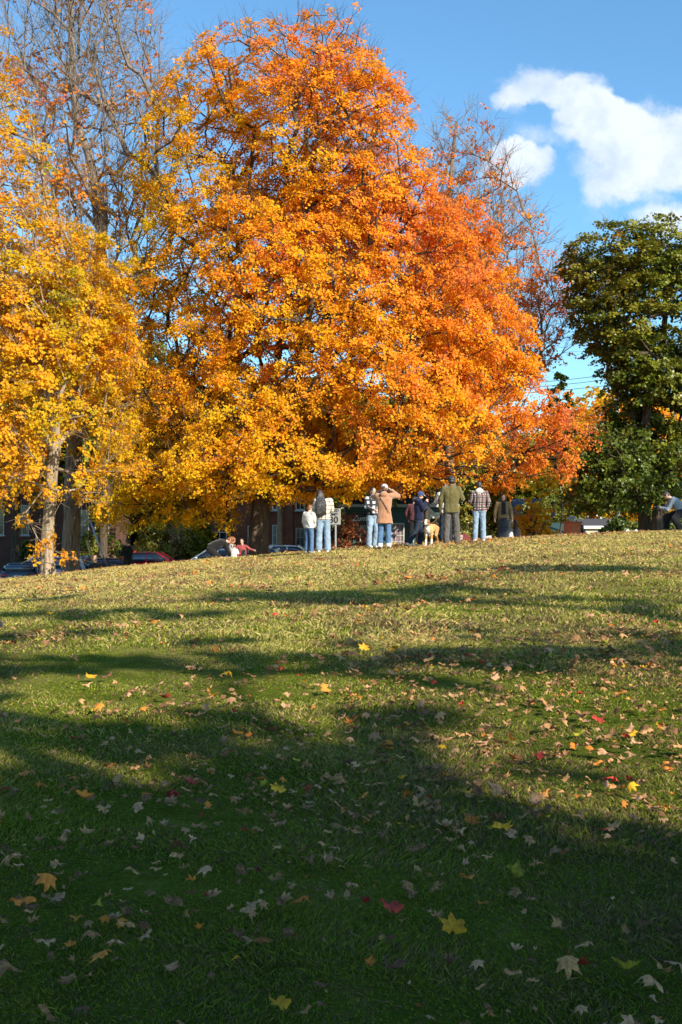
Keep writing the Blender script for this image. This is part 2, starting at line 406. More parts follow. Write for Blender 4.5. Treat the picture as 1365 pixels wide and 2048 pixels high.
    # leaves
    if per:
        cnt = np.full(len(ends), per) if density is None else np.maximum(0, (per * density(ends))).astype(int)
        cnt = (cnt * r.uniform(.6, 1.4, len(ends))).astype(int)
        idx = np.repeat(np.arange(len(ends)), cnt); m = len(idx)
        # leaves sit in small fans (sprays) that share one tilt
        spn = np.maximum(1, (cnt / spray)).astype(int); s_off = np.concatenate([[0], np.cumsum(spn)]); ns = s_off[-1]; s_tip = np.repeat(np.arange(len(ends)), spn)
        v = nrm(r.normal(size=(ns, 3))) * (r.random((ns, 1)) ** 0.5); v[:, 2] *= flat; v *= (crad * r.uniform(.6, 1.4, len(ends)))[s_tip][:, None]
        so2 = out[s_tip]; v[:, 2] -= droop * np.maximum(-.4, (v * so2).sum(1))
        s_c = ends[s_tip] + dirs[s_tip] * (crad * .35) + v; s_n = nrm(np.array([0, 0, up * 1.5]) + so2 * .75 + r.normal(size=(ns, 3)) * .50)
        s_id = s_off[idx] + (r.random(m) * spn[idx]).astype(int); sn = s_n[s_id]; oo = out[idx]
        lv = r.normal(size=(m, 3)); lv -= sn * (lv * sn).sum(1, keepdims=True); lv = nrm(lv) * (r.random((m, 1)) ** .6) * (crad * .48)
        Lp = s_c[s_id] + lv + sn * r.normal(size=(m, 1)) * .035; Lp[:, 2] -= .35 * (lv ** 2).sum(1) / (crad * .48)
        lc = colfn(Lp, idx, r)
        VV = leaf_verts(Lp, oo, size, r, sn)
        mesh_np('crown', VV - off, quads(m), leafm, root, col=np.repeat(lc, 4, 0))
    return root

LEAF = leaf_mat('autumn_leaf', 0.50, .6, .12); GLEAF = leaf_mat('green_leaf', 0.28, rough=.38, spec=.45)
BARK_L = bark_mat('pale_maple_bark', (.33, .26, .18), (.12, .09, .06), .25)
BARK_D = bark_mat('dark_maple_bark', (.10, .075, .055), (.04, .03, .022))
BARK_G = bark_mat('grey_bark', (.24, .19, .15), (.09, .07, .055))

def colfn(tab, base, gx_=0., gz=0., x0=0., z0=8., nsc=.55, namp=.13, camp=.07, lamp=.07, seed=0, bright=.16, nsc2=1.3, namp2=.06):
    f1 = Field(seed + 50, nsc); f2 = Field(seed + 51, nsc2)
    def fn(P, idx, r):
        a = base + gx_ * (P[:, 0] - x0) + gz * (P[:, 2] - z0) + namp * f1(P) + namp2 * f2(P)
        a += (r.normal(size=idx.max() + 1) * camp)[idx] + r.normal(size=len(P)) * lamp
        return pal(tab, a) * r.uniform(1 - bright, 1 + bright * .6, (len(P), 1))
    return fn

def trunkline(ptsY): return [PT(*q) for q in ptsY]

# big orange maple in the middle
YT = 39.0
b0 = np.array([at(518, YT), YT, H(at(518, YT), YT) - .05])
tr = [b0, PT(520, 1040, YT), PT(530, 930, YT), PT(548, 780, YT), PT(575, 600, YT), PT(600, 420, YT), PT(615, 250, YT), PT(640, 110, YT)]
ol = [(32, 600, 730), (60, 520, 735), (80, 425, 740), (110, 400, 755), (145, 375, 795), (200, 340, 858), (300, 305, 870), (400, 290, 930), (480, 275, 985), (560, 265, 1015), (650, 260, 1025), (740, 250, 1035),
      (820, 225, 1075), (880, 215, 1120), (930, 205, 1130), (955, 235, 1080), (972, 300, 940), (985, 380, 640)]
pts = envelope(ol, YT, 2700, 21, 0.40, depth=.72, shell=.40, lobes=.2, hole=-.78)
# low hanging sprays on the left, as in the shade under the crown
r_ = np.random.default_rng(3); low = np.stack([at(1, YT) + 0 * r_.random(90), YT + r_.uniform(-1.5, 4, 90), r_.uniform(1.75, 3.0, 90)], -1)
low[:, 0] = [at(v, YT) for v in r_.uniform(200, 470, 90)]
pts = np.concatenate([pts, low])
fan = Field(77, .35)
def dens_main(E): return np.clip(1.0 + .4 * fan(E * 1.4), .3, 1.6) * np.clip(1.0 - (E[:, 2] - 15.6) * .34, .18, 1.0)
main_col = colfn(PAL, .62, gx_=.020, gz=.011, x0=-1.5, z0=8.0, namp=.065, camp=.04, seed=4, namp2=.06)
tree('maple_tree', 'huge maple with a full glowing orange crown and dark trunk at the centre', 'tree', tr, pts, main_col, LEAF, BARK_D, .33,
     per=178, size=.079, crad=.48, flat=.62, droop=.35, density=dens_main, r_tip=.0125, asc=1.1, seed=2, fork_at=.16, twigs=4, twig_len=.7, flare=1.35)

# thin, half bare tree behind it on the right
YB = 46.0
bb = np.array([at(905, YB), YB, H(at(905, YB), YB)])
tr = [bb, PT(900, 900, YB), PT(895, 700, YB), PT(890, 500, YB), PT(905, 330, YB), PT(915, 240, YB)]
pts = envelope([(215, 890, 930), (270, 872, 985), (330, 850, 1015), (420, 840, 1050), (520, 835, 1110), (600, 830, 1135), (680, 830, 1150), (760, 850, 1050), (900, 860, 960)], YB, 560, 31, .6, depth=.8, shell=.5)
def dens_b(E): return np.clip(1.45 - (E[:, 2] - 10) * .15 + .5 * fan(E * 2), .04, 2.2)
tree('maple_tree', 'slender half bare maple with salmon leaves and grey twigs showing behind the orange maple', 'tree', tr, pts, colfn(PAL, .84, gx_=.01, x0=6, seed=9, namp=.06), LEAF, BARK_G, .26,
     per=34, size=.105, crad=.6, flat=.6, r_tip=.011, asc=2.2, seed=8, fork_at=.25, twigs=7, twig_len=1.0, density=dens_b, twig_r=.006, twig_up=.8)

# yellow maple on the left with the pale trunk
YL = 33.0
b1 = np.array([at(97, YL), YL, H(at(97, YL), YL) - .05])
tr = [b1, PT(95, 1080, YL), PT(101, 1010, YL), PT(104, 940, YL), PT(118, 800, YL), PT(122, 680, YL), PT(112, 520, YL), PT(90, 380, YL), PT(60, 230, YL)]
ol = [(55, -60, 10), (130, -90, 25), (200, -150, 20), (260, -170, 70), (330, -190, 115), (400, -200, 145), (480, -205, 225), (560, -210, 270), (660, -215, 285), (760, -215, 285), (850, -215, 285), (920, -215, 275), (960, -200, 250), (985, -120, 210)]
pts = envelope(ol, YL, 1000, 41, .42, depth=.85, shell=.45, lobes=.16, hole=-.42)
lowl = np.array([PT(a, b, YL - c) for a, b, c in ((60, 1045, .6), (75, 1075, .7), (70, 1100, .8), (85, 1060, .9), (48, 1030, .5), (180, 1000, .4), (165, 985, .3), (200, 985, .2), (90, 1093, .9), (128, 1110, .5))])
def dens_l(E): return np.clip(.95 + .55 * fan(E * 1.3) - np.clip(E[:, 2] - 5, 0, 20) * .055, .12, 1.6)
tree('maple_tree', 'golden yellow maple with a pale grooved trunk at the left edge of the lawn', 'tree', tr, np.concatenate([pts, lowl]), colfn(PAL * np.array([1, .97, .90, 1.2]), .53, gx_=.006, gz=.002, seed=12, namp=.07, camp=.05), LEAF, BARK_L, .175,
     per=115, size=.088, crad=.46, flat=.55, droop=.4, r_tip=.010, asc=.9, seed=6, fork_at=.26, twigs=5, twig_len=.65, density=dens_l, flare=1.45)

# tall rusty, nearly bare tree behind it
YS = 42.0
b2 = np.array([at(142, YS), YS, H(at(142, YS), YS)])
tr = [b2, PT(143, 1000, YS), PT(150, 860, YS), PT(165, 700, YS), PT(190, 560, YS), PT(205, 430, YS), PT(180, 330, YS), PT(150, 230, YS), PT(140, 60, YS), PT(135, -80, YS)]
ol = [(-150, 80, 220), (-60, 40, 300), (0, 10, 325), (80, 0, 335), (160, 5, 345), (250, 10, 350), (340, 30, 350), (430, 60, 350), (520, 90, 340), (620, 110, 320), (740, 60, 300), (880, 50, 280)]
pts = envelope(ol, YS, 900, 51, .5, depth=.8, shell=.5, lobes=.1)
def dens_s(E): return np.clip(.70 - (E[:, 2] - 12) * .06 + .7 * fan(E * 1.8), .06, 1.5)
tree('maple_tree', 'tall nearly bare maple with rusty leaves and broad dark trunk behind the yellow maple', 'tree', tr, pts, colfn(PAL, .71, gz=.012, z0=12, seed=15, namp=.09), LEAF, BARK_G, .33,
     per=32, size=.12, crad=.55, flat=.6, r_tip=.012, asc=2.4, seed=18, fork_at=.28, twigs=5, twig_len=1.2, density=dens_s, twig_r=.0055, twig_up=.8, flare=1.3)

# green tree on the right
YG = 42.0
b3 = np.array([at(1292, YG), YG, H(at(1292, YG), YG)])
tr = [b3, PT(1288, 1010, YG), PT(1286, 920, YG), PT(1296, 820, YG), PT(1325, 700, YG), PT(1335, 600, YG), PT(1330, 520, YG)]
ol = [(455, 1190, 1400), (480, 1145, 1430), (530, 1125, 1440), (600, 1125, 1440), (660, 1150, 1430), (720, 1205, 1430), (800, 1205, 1430), (870, 1175, 1420), (930, 1145, 1400), (985, 1140, 1370), (1012, 1160, 1300)]
pts = envelope(ol, YG, 680, 61, .45, depth=.75, shell=.42, lobes=.18, hole=-.3)
gcol_ = colfn(GPAL, .50, gz=.055, z0=8.5, seed=22, namp=.08, camp=.08, lamp=.08)  # dark low leaves stand for the shade at the foot; yellower on top
tree('shade_tree', 'dark green broadleaf tree with an upright black trunk near the right edge', 'tree', tr, pts, gcol_, GLEAF, BARK_D, .25,
     per=145, size=.11, crad=.48, flat=.6, droop=.3, r_tip=.013, asc=.8, seed=16, fork_at=.2, twigs=3, twig_len=.5, flare=1.3)
b4 = np.array([at(1312, 41.4), 41.4, H(at(1312, 41.4), 41.4)])
tr = [b4, PT(1318, 1010, 41.4), PT(1338, 950, 41.4), PT(1372, 880, 41.4), PT(1398, 800, 41.5), PT(1420, 700, 41.6), PT(1450, 580, 41.6)]
pts = envelope([(450, 1400, 1560), (480, 1370, 1610), (560, 1350, 1650), (660, 1345, 1660), (760, 1345, 1650), (860, 1370, 1640), (930, 1420, 1600)], 42.5, 420, 66, .5, depth=.7, shell=.45, lobes=.15, hole=-.5)
tree('shade_tree', 'green broadleaf tree whose black trunk leans out past the right edge', 'tree', tr, pts, gcol_, GLEAF, BARK_D, .23,
     per=125, size=.11, crad=.5, flat=.6, droop=.3, r_tip=.013, asc=.8, seed=19, fork_at=.45, twigs=3, twig_len=.5, flare=1.3)
# ------------------------------------------------------------ trees standing behind and beside the camera, which throw the long shade on the lawn
def pxy(x, y):
    z = H(x, y); return CX + x / y * F, HOR + (EYE - z) / y * F
def shade_density(px, py, x, y):
    """how much shade falls on a piece of lawn (1 full)"""
    def el(cx, cy, rx, ry): return ((px - cx) / rx) ** 2 + ((py - cy) / ry) ** 2 < 1
    edge = np.interp(px, [-2500, 0, 280, 480, 700, 960, 1120, 1365, 2500], [1540, 1540, 1560, 1500, 1510, 1590, 1625, 1675, 1850])
    if py > edge + 34: return 1.0
    if el(120, 1522, 220, 40): return 0.0
    if px > 900 and 1368 < py < edge - 30: return 0.0
    if el(430, 1418, 330, 36): return 0.0
    for e_ in ((120, 1470, 420, 40, .95), (540, 1490, 260, 34, .95), (800, 1440, 110, 50, .9), (860, 1545, 160, 40, .85), (-200, 1430, 260, 70, .9), (880, 1500, 130, 12, .5),
               (300, 1330, 420, 27, .85), (820, 1330, 330, 42, .9), (1120, 1318, 330, 38, .85), (1400, 1300, 200, 30, .8), (980, 1380, 130, 18, .5), (-150, 1330, 200, 60, .8),
               (660, 1196, 330, 16, .95), (860, 1185, 170, 14, .8), (200, 1232, 260, 14, .8), (20, 1275, 190, 14, .8), (540, 1290, 120, 10, .4), (1150, 1140, 240, 9, .8), (1270, 1203, 170, 9, .75),
               (1000, 1275, 240, 12, .5), (90, 1200, 130, 7, .5), (1330, 1240, 130, 6, .5)):
        if el(e_[0], e_[1], e_[2] * .92, max(4, e_[3] * (.66 if py > 1250 else .62))): return e_[4]
    return 0.0
r_ = np.random.default_rng(17)
groups = {0: [], 1: [], 2: [], 3: []}
SX, SY = SUN.x / SUN.z, SUN.y / SUN.z
for y in np.concatenate([np.arange(0.4, 6.6, .27), np.arange(6.6, 27, .34)]):
    hw = max(3.4, .30 * y + 1.6)
    for x in np.arange(-hw - (2.5 if y < 9 else .5), hw + .5, .30 if y < 6.6 else .34):
        xx = x + r_.uniform(-.15, .15); yy_ = y + r_.uniform(-.15, .15)
        px, py = pxy(xx, max(yy_, .6)); d = shade_density(px, py, xx, yy_)
        if r_.random() < d * (1.0 if y < 8 else .95):
            gi = 0 if yy_ < 6.2 and xx < -.4 else 1 if yy_ < 6.2 else 2 if yy_ < 12.5 else 3
            lo, hi = ((6.0, 8.6), (6.0, 9.0), (8.2, 10.8), (11.0, 13.6))[gi]
            h = r_.uniform(lo, hi); z = H(xx, yy_)
            groups[gi].append((xx + SX * h, yy_ + SY * h, z + h))
# unseen tree added to shade the skirted woman, photographer and green tree foot
groups[4] = []
for (tx, ty, tz0, tz1, rr, n_) in ((5.25, 36.8, 1.0, 3.0, .7, 26), (10.0, 34.2, 1.3, 2.6, .9, 26), (14.2, 40.5, 1.0, 4.6, 2.1, 110)):
    for _ in range(n_):
        h = r_.uniform(10.5, 13.5); a_, b_, c_ = r_.uniform(-rr, rr), r_.uniform(-rr, rr), r_.uniform(tz0, tz1); groups[4].append((tx + a_ + SX * h, ty + b_ + SY * h, c_ + h))
shade_lab = ['round green maple standing behind the photographer, nearest and leftmost of the shade trees', 'broad green maple behind the photographer whose shade covers the near right lawn',
             'taller green maple to the right behind the photographer, shading the middle of the lawn', 'tallest green maple far to the right of the photographer, throwing thin shade streaks', 'tall green maple added far right beyond the frame to shade the crouching photographer']
for gi, g_ in groups.items():
    g_ = np.array(g_)
    if len(g_) < 5: continue
    c_ = g_.mean(0); bxp, byp = c_[0], min(c_[1], 1.0)
    byp = c_[1] if gi == 4 else byp; bxp, byp = (3.2, -8.0) if gi == 2 else (bxp, byp); base = np.array([bxp, byp, H(bxp, byp)]); top = np.array([c_[0], c_[1], g_[:, 2].min() + .8])
    tree('shade_tree', shade_lab[gi], 'tree', [base, base + np.array([0.1, 0, 2.0]), base * .5 + top * .5, top], g_, colfn(GPAL, .5, seed=60 + gi), GLEAF, BARK_D, .3,
         per=64 if gi < 2 else 27, size=.19, crad=.38 if gi < 2 else .34, flat=.6, droop=.2, r_tip=.014, asc=.8, seed=70 + gi, fork_at=.45, twigs=0, flare=1.3, group=None, sides=8)

# ------------------------------------------------------------ trees and shrubs beyond the road
def bgtree(px, top, Y, wpx, tab, base, label, seed, per=110, cat='tree', n=110, trunkpx=None, size=.26, low=.12, name='background_tree', leafm=GLEAF, nm=.1, r_tip=.02):
    x = at(px, Y); z = H(x, Y); zt = EYE + (HOR - top) * Y / F; hgt = zt - z; w_ = wpx * Y / F / 2
    pyb = HOR - (z + hgt * low - EYE) * F / Y
    k = np.linspace(0, 1, 7); shp = np.array([.25, .68, .92, 1, .95, .78, .5])
    ol = [(top + (pyb - top) * a, px - wpx / 2 * s_, px + wpx / 2 * s_) for a, s_ in zip(k, shp)]
    P_ = envelope(ol, Y, n, seed, max(.35, w_ * .2), depth=1.0, shell=.45, lobes=.16)
    tr = [np.array([x, Y, z]), np.array([x + .1, Y, z + hgt * .35]), np.array([x, Y, z + hgt * .8])]
    tree(name, label, cat, tr, P_, colfn(tab, base, nsc=.35, namp=nm, seed=seed), leafm, BARK_D, max(.05, hgt * (.022 if wpx > 80 else .004)), per=per, size=size, crad=w_ * .30, flat=.65, droop=.25,
         r_tip=r_tip, asc=.9, seed=seed, fork_at=.25, twigs=0, sides=6, flare=1.3)

bg = [(650, 790, 60.9, 320, GPAL, .6, 'street tree on the far pavement shading the front of the green house', 123, GLEAF, .14), (850, 800, 60.9, 260, GPAL, .6, 'street tree on the far pavement right of the green house door', 124, GLEAF, .14),  # both added behind the maple crown to darken the house front
      (205, 690, 61.5, 330, GPAL, .66, 'olive tree on the far pavement between the two maples', 121, GLEAF, .14),  # this tree and the next are added to keep the brick building shaded
      (30, 715, 61.5, 380, GPAL, .55, 'dark green tree on the far pavement behind the pale trunk', 122, GLEAF, .14),
      (1235, 800, 74, 330, PAL, .52, 'amber maple glowing between the limbs of the green tree, beyond the road', 101, LEAF, .08),
      (1075, 880, 92, 200, GPAL, .62, 'dull green tree beyond the road, below the power lines', 102, GLEAF, .1),
      (1120, 745, 52, 66, GPAL, .10, 'small dark sapling rising alone against the sky under the power lines', 103, GLEAF, .05),
      (1420, 820, 88, 300, PAL, .58, 'orange tree at the far right beyond the road', 104, LEAF, .08),
      (1180, 850, 100, 180, BPAL, .3, 'brownish leafless looking tree far beyond the roofs on the right', 105, LEAF, .1),
      (960, 850, 98, 260, GPAL, .66, 'olive tree hidden mostly behind the orange maple, beyond the green house', 106, GLEAF, .1),
      (760, 830, 104, 260, GPAL, .5, 'green tree behind the roof of the green house', 107, GLEAF, .1),
      (480, 820, 105, 280, GPAL, .6, 'yellow green tree behind the brick house', 108, GLEAF, .12),
      (330, 760, 78, 240, GPAL, .68, 'olive green tree between the two brick buildings', 109, GLEAF, .12),
      (-160, 700, 110, 320, PAL, .45, 'yellow tree beyond the left brick building', 111, LEAF, .08),
      (60, 760, 112, 300, GPAL, .55, 'green tree rising behind the left brick building', 110, GLEAF, .1)]
for (px, top, Y, wpx, tab, base, lab, sd_, lm, nm) in bg:
    bgtree(px, top, Y, wpx, tab, base, lab, sd_, leafm=lm, nm=nm, n=(45 if wpx < 100 else 170), size=.16 if wpx < 100 else .26, per=(60 if wpx < 100 else 120), low=.5 if wpx < 100 or Y == 60.9 else .46 if Y == 61.5 else .36 if Y in (92, 100) else .12, r_tip=.008 if wpx < 80 else .02)
for i, px in enumerate(np.linspace(-1800, 3100, 15)):
    Y = 135 + 12 * math.sin(i * 2.1); bgtree(px, 860 + 30 * math.sin(i * 1.7), Y, 360 + 60 * math.cos(i), GPAL, .45 + .3 * math.sin(i * 3.3),
        'distant tree of the far row closing the horizon', 130 + i, n=80, per=70, size=.5, low=.03)
ords = 'first second third fourth fifth sixth seventh eighth ninth tenth eleventh twelfth thirteenth fourteenth fifteenth'.split(); k_ = 0
for o in list(COL.objects):
    if o.get('label') == 'distant tree of the far row closing the horizon':
        o['group'] = 'distant trees closing the horizon'; o['label'] = ords[k_] + ' tree from the left in the distant row closing the horizon'; k_ += 1

shr = [(1062, 1003, 47, 90, PAL, .42, 'tall shrub with mixed green and orange leaves beside the woman in the long skirt', 201, .10),
       (935, 1012, 46, 110, GPAL, .70, 'brownish green hedge shrub behind the man in the olive shirt and the plaid shirt', 202, .12),
       (690, 1035, 47, 130, BPAL, -.2, 'dark purple brown shrub behind the speed limit sign', 203, .10),
       (335, 1060, 66, 150, GPAL, .62, 'green hedge beyond the red car', 204, .1), (400, 1045, 67, 70, PAL, .15, 'sunlit olive shrub between the red car and the brick house', 205, .1),
       (205, 1058, 66, 90, GPAL, .5, 'green shrub beyond the small blue car', 206, .1), (1110, 985, 70, 120, GPAL, .45, 'dark green shrub above the grey roof', 207, .1),
       (1245, 1038, 58, 80, GPAL, .22, 'dark green low hedge below the green tree, behind the brick pillar', 208, .08), (875, 1040, 50, 60, PAL, .12, 'small yellow green shrub behind the dog', 209, .1),
       (1345, 1015, 60, 150, GPAL, .25, 'dark green shrub behind the crouching photographer', 210, .1), (60, 1085, 70, 60, GPAL, .4, 'potted green shrub by the left brick wall', 211, .1)]
for (px, top, Y, wpx, tab, base, lab, sd_, nm) in shr:
    if Y < 50: pass
    bgtree(px, top, Y, wpx, tab, base, lab, sd_, n=60, per=90, size=.10 if Y < 55 else .12, cat='shrub', low=.03, name='shrub', leafm=LEAF if tab is not GPAL else GLEAF, nm=nm)

# ------------------------------------------------------------ grass
r = np.random.default_rng(99)
gf1 = Field(5, 1.2); gf2 = Field(6, 4.5); gf3 = Field(7, .35)
GV, GC = [], []
for (ya, yb, den, wd, hg, pad) in ((2.4, 4.6, 19000, .0016, .016, 2.4), (4.6, 7, 11000, .0024, .019, 2.6), (7, 11, 4600, .0038, .024, 3.0), (11, 18, 1300, .008, .036, 3.6), (18, 27, 520, .013, .038, 4.5), (27, 37, 340, .017, .040, 5.5)):
    wmax = .3 * yb + pad; n = int(den * 2 * wmax * (yb - ya))
    x = r.uniform(-wmax, wmax, n); y = r.uniform(ya, yb, n); keep = (np.abs(x) < .3 * y + .5) | ((np.abs(x) < .3 * y + pad) & (r.random(n) < .45)); x, y = x[keep], y[keep]; n = len(x)
    P0 = np.stack([x, y, Hn(x, y) - .004], -1); Q = np.stack([x, y, 0 * x], -1)
    a1 = gf1(Q); a2 = gf2(Q); a3 = gf3(Q)
    hh = hg * np.clip(1 + .25 * a1 + .3 * a2, .35, 2.2) * r.uniform(.4, 1.35, n)
    keep = r.random(n) < np.clip(.8 + .2 * a2, .3, 1); 
    ang = r.uniform(0, 6.283, n); lean = r.normal(size=(n, 2)) * .75 + np.stack([gf2(Q + 9), gf2(Q - 7)], -1) * .35
    tip = P0 + np.stack([lean[:, 0] * hh, lean[:, 1] * hh, hh], -1)
    sdv = np.stack([np.cos(ang), np.sin(ang), 0 * ang], -1) * (wd * r.uniform(.6, 1.4, n))[:, None]
    mid = P0 * .5 + tip * .5 + np.stack([0 * hh, 0 * hh, hh * .12], -1) - np.stack([lean[:, 0] * hh, lean[:, 1] * hh, 0 * hh], -1) * .15
    V4 = np.stack([P0 - sdv, P0 + sdv, mid + sdv * .8, tip, mid - sdv * .8], 1)
    dryf = np.clip(.13 + .16 * a1 + .12 * a3 + .15 * a2 + (y - 6) * .034, 0.02, .9)
    isdry = (r.random(n) < dryf)
    gcol = np.array([.185, .232, .026]) * (1 - .0 * x)[:, None] + np.clip(y / 24, 0, 1)[:, None] * np.array([.085, .055, .012])
    dcol = np.array([.66, .53, .19]) * (r.uniform(.5, 1.1, n) * np.clip(.28 + y * .08, .45, 1.0))[:, None]
    c = np.where(isdry[:, None], dcol, gcol * r.uniform(.55, 1.35, n)[:, None])
    isb = r.random(n) < np.clip(.29 + .24 * gf1(Q * 1.7 + 3) - y * .006, 0, .6); c = np.where(isb[:, None], np.array([.22, .15, .085]) * r.uniform(.5, 1.3, n)[:, None], c)
    GV.append(V4[keep].reshape(-1, 3)); GC.append(np.repeat(c[keep], 5, 0))
GV = np.concatenate(GV); GC = np.concatenate(GC)
grass_m = leaf_mat('grass_blade', .42, .8, .02)
go = mesh_np('grass', GV, np.arange(len(GV)).reshape(-1, 5), grass_m, col=GC)
tag(go, 'short patchy green and straw coloured lawn grass', 'grass', kind='stuff')

# ------------------------------------------------------------ fallen leaves
def leaf_shape(seed, curl=.5):
    """a five-lobed maple leaf, one unit across, curled and with a stalk"""
    r = np.random.default_rng(seed)
    out = []
    tips = [(0, .62), (52, .56), (-52, .56), (108, .36), (-108, .36)]
    pts_ = {}
    angs = [(-155, .30), (-122, .38), (-110, .50), (-98, .42), (-82, .36), (-66, .47), (-54, .60), (-44, .50), (-28, .38), (-14, .48), (0, .66), (14, .48), (28, .38), (44, .50), (54, .60), (66, .47), (82, .36), (98, .42), (110, .50), (122, .38), (155, .30)]
    a0 = r.uniform(0, 6.28); f = r.uniform(.5, 1.2); cx_, cy_ = r.normal(size=2) * curl
    def zz(x, y): return cx_ * x * x + cy_ * y * y + .10 * math.sin(6 * x + a0) + .08 * math.sin(7 * y + a0 * 2) + f * .15 * abs(x) * curl * 2
    bm = bmesh.new(); ctr = bm.verts.new((0, 0, zz(0, 0))); inner = []; ring = []
    for (an, rd) in angs:
        rd *= r.uniform(.82, 1.12); an = R(an + r.normal() * 2.5)
        x, y = math.sin(an) * rd, math.cos(an) * rd
        ring.append(bm.verts.new((x, y, zz(x, y)))); inner.append(bm.verts.new((x * .5, y * .5, zz(x * .5, y * .5))))
    for i in range(len(ring) - 1):
        bm.faces.new((ring[i], ring[i + 1], inner[i + 1], inner[i])); bm.faces.new((inner[i], inner[i + 1], ctr))
    s1 = bm.verts.new((.012, -.05, zz(0, 0))); s2 = bm.verts.new((-.012, -.05, zz(0, 0))); s3 = bm.verts.new((r.normal() * .1, -.62, zz(0, 0) + .08))
    bm.faces.new((s1, s2, s3)); bm.faces.new((inner[0], ctr, inner[-1]))
    me = bpy.data.meshes.new('fallen_leaf'); bm.to_mesh(me); bm.free()
    zs = np.array([v.co.z for v in me.vertices]); z0 = zs.min()
    for v in me.vertices: v.co.z -= z0
    return me
def fallen_mat(name, c, c2):
    m = bpy.data.materials.new(name); m.use_nodes = True; t = NT(m.node_tree); m.node_tree.nodes.clear()
    tcn = t.n('ShaderNodeTexCoord'); oi = t.n('ShaderNodeObjectInfo')
    nn_ = t.noise(tcn.outputs['Object'], 4.5, 6, .65); cc = t.ramp(nn_, [(.38, c2), (.6, c)])
    rnd = t.m('MULTIPLY_ADD', oi.outputs['Random'], .6, .65); cc = t.mix(1, cc, rnd, 'MULTIPLY')
    p = t.n('ShaderNodeBsdfPrincipled'); t.l(cc, p.inputs['Base Color']); p.inputs['Roughness'].default_value = .75; p.inputs['Specular IOR Level'].default_value = .08
    tr = t.n('ShaderNodeBsdfTranslucent'); t.l(cc, tr.inputs[0]); mx = t.n('ShaderNodeMixShader'); mx.inputs[0].default_value = .2
    t.l(p.outputs[0], mx.inputs[1]); t.l(tr.outputs[0], mx.inputs[2]); o = t.n('ShaderNodeOutputMaterial'); t.l(mx.outputs[0], o.inputs[0]); return m
LC = {'tan': ((.48, .255, .11), (.27, .13, .055)), 'pale pinkish': ((.54, .30, .16), (.32, .165, .085)), 'brown': ((.25, .125, .06), (.12, .06, .03)), 'orange': ((.62, .22, .04), (.36, .12, .03)),
      'red': ((.50, .06, .04), (.22, .04, .03)), 'golden yellow': ((.72, .40, .03), (.48, .22, .03)), 'yellow green': ((.42, .36, .04), (.22, .18, .03))}
shapes = [leaf_shape(i, c) for i, c in enumerate((.2, .5, .7, 1.0, .35, 1.5, .6))]
LM = {}
for k_, (c, c2) in LC.items():
    m_ = fallen_mat('leaf_' + k_.replace(' ', '_'), c, c2)
    for si, me in enumerate(shapes):
        mc = me.copy(); mc.name = 'fallen_leaf'; mc.materials.append(m_); LM[k_, si] = mc
def put_leaf(x, y, size, kind, si, rz, tx, ty, label, group):
    o = bpy.data.objects.new('fallen_leaf', LM[kind, si]); COL.objects.link(o)
    o.location = (x, y, H(x, y) + .026 + size * .5 * (abs(math.sin(tx)) + abs(math.sin(ty))) * .5); o.scale = (size, size * random.uniform(.5, 1.0), size * random.uniform(.5, 1.1)); o.rotation_euler = (tx, ty, rz)
    tag(o, label, 'leaf', group); return o
special = [(903, 1885, .115, 'golden yellow', 0, .2, 1.0, .1, 'golden maple leaf with spread lobes standing up in the dark foreground grass'),
           (778, 1842, .115, 'red', 0, .6, .5, .1, 'dark red maple leaf in the shaded foreground, left of the standing golden leaf'),
           (1030, 1775, .12, 'yellow green', 4, 1.1, .4, .2, 'yellow green maple leaf in the shade above the standing golden leaf'),
           (1152, 1950, .12, 'red', 4, 2.2, .3, .1, 'red maple leaf near the bottom right corner of the lawn'), (555, 1598, .10, 'golden yellow', 0, .3, .6, .1, 'small bright yellow leaf alone in the shade left of the middle'),
           (520, 1920, .13, 'tan', 1, 2.3, .3, .2, 'big smooth tan leaf low in the foreground, left of the middle'), (937, 1668, .11, 'orange', 1, .5, .7, .2, 'orange leaf curled upright in the shade just below the sunlit patch'),
           (560, 2040, .10, 'golden yellow', 0, 1.2, .6, 0, 'yellow leaf cut off by the bottom edge of the picture'), (170, 1614, .11, 'orange', 5, .2, .6, .3, 'orange red leaf in the shade at the left, upright'),
           (1214, 1588, .11, 'red', 2, .6, .5, .3, 'bright red leaf in the sunlit patch on the right'), (728, 1308, .12, 'golden yellow', 0, .2, .9, .1, 'bright yellow leaf standing in the middle shade band'),
           (700, 1412, .10, 'orange', 1, 1.4, .7, .1, 'orange red leaf standing at the sunny strip in the middle'), (182, 1365, .11, 'golden yellow', 4, .2, .3, .3, 'yellow leaf on the left beneath the second shade band'),
           (40, 1842, .12, 'orange', 3, .9, .4, .3, 'rusty orange leaf at the left edge of the foreground'), (205, 1950, .14, 'orange', 2, 1.5, .2, .1, 'long curled orange leaf low at the left'),
           (350, 1612, .11, 'red', 6, 2.0, .3, .2, 'dull dark red leaf flat in the shade on the left'), (1075, 1535, .11, 'red', 4, .8, .3, .3, 'red leaf among tan leaves in the sunny patch on the right'),
           (1190, 1462, .12, 'red', 1, .3, .5, .2, 'red and tan leaf pair in sun at the right'), (1300, 2002, .12, 'pale pinkish', 6, .4, .2, .2, 'mauve pink leaf flat at the bottom right corner'),
           (403, 1437, .12, 'pale pinkish', 1, 1.0, .8, .1, 'pale peach leaf standing up in the sunny strip on the left'), (985, 1610, .13, 'pale pinkish', 3, .9, .9, .3, 'large pale leaf standing at the shade edge right of the middle')]
for (px, py, s_, k_, si, rz, tx, ty, lab) in special:
    x, y = ground_hit(px, py); put_leaf(x, y, s_ * .86, k_, si, rz, tx, ty, lab, 'fallen maple leaves on the lawn')
r = np.random.default_rng(123)
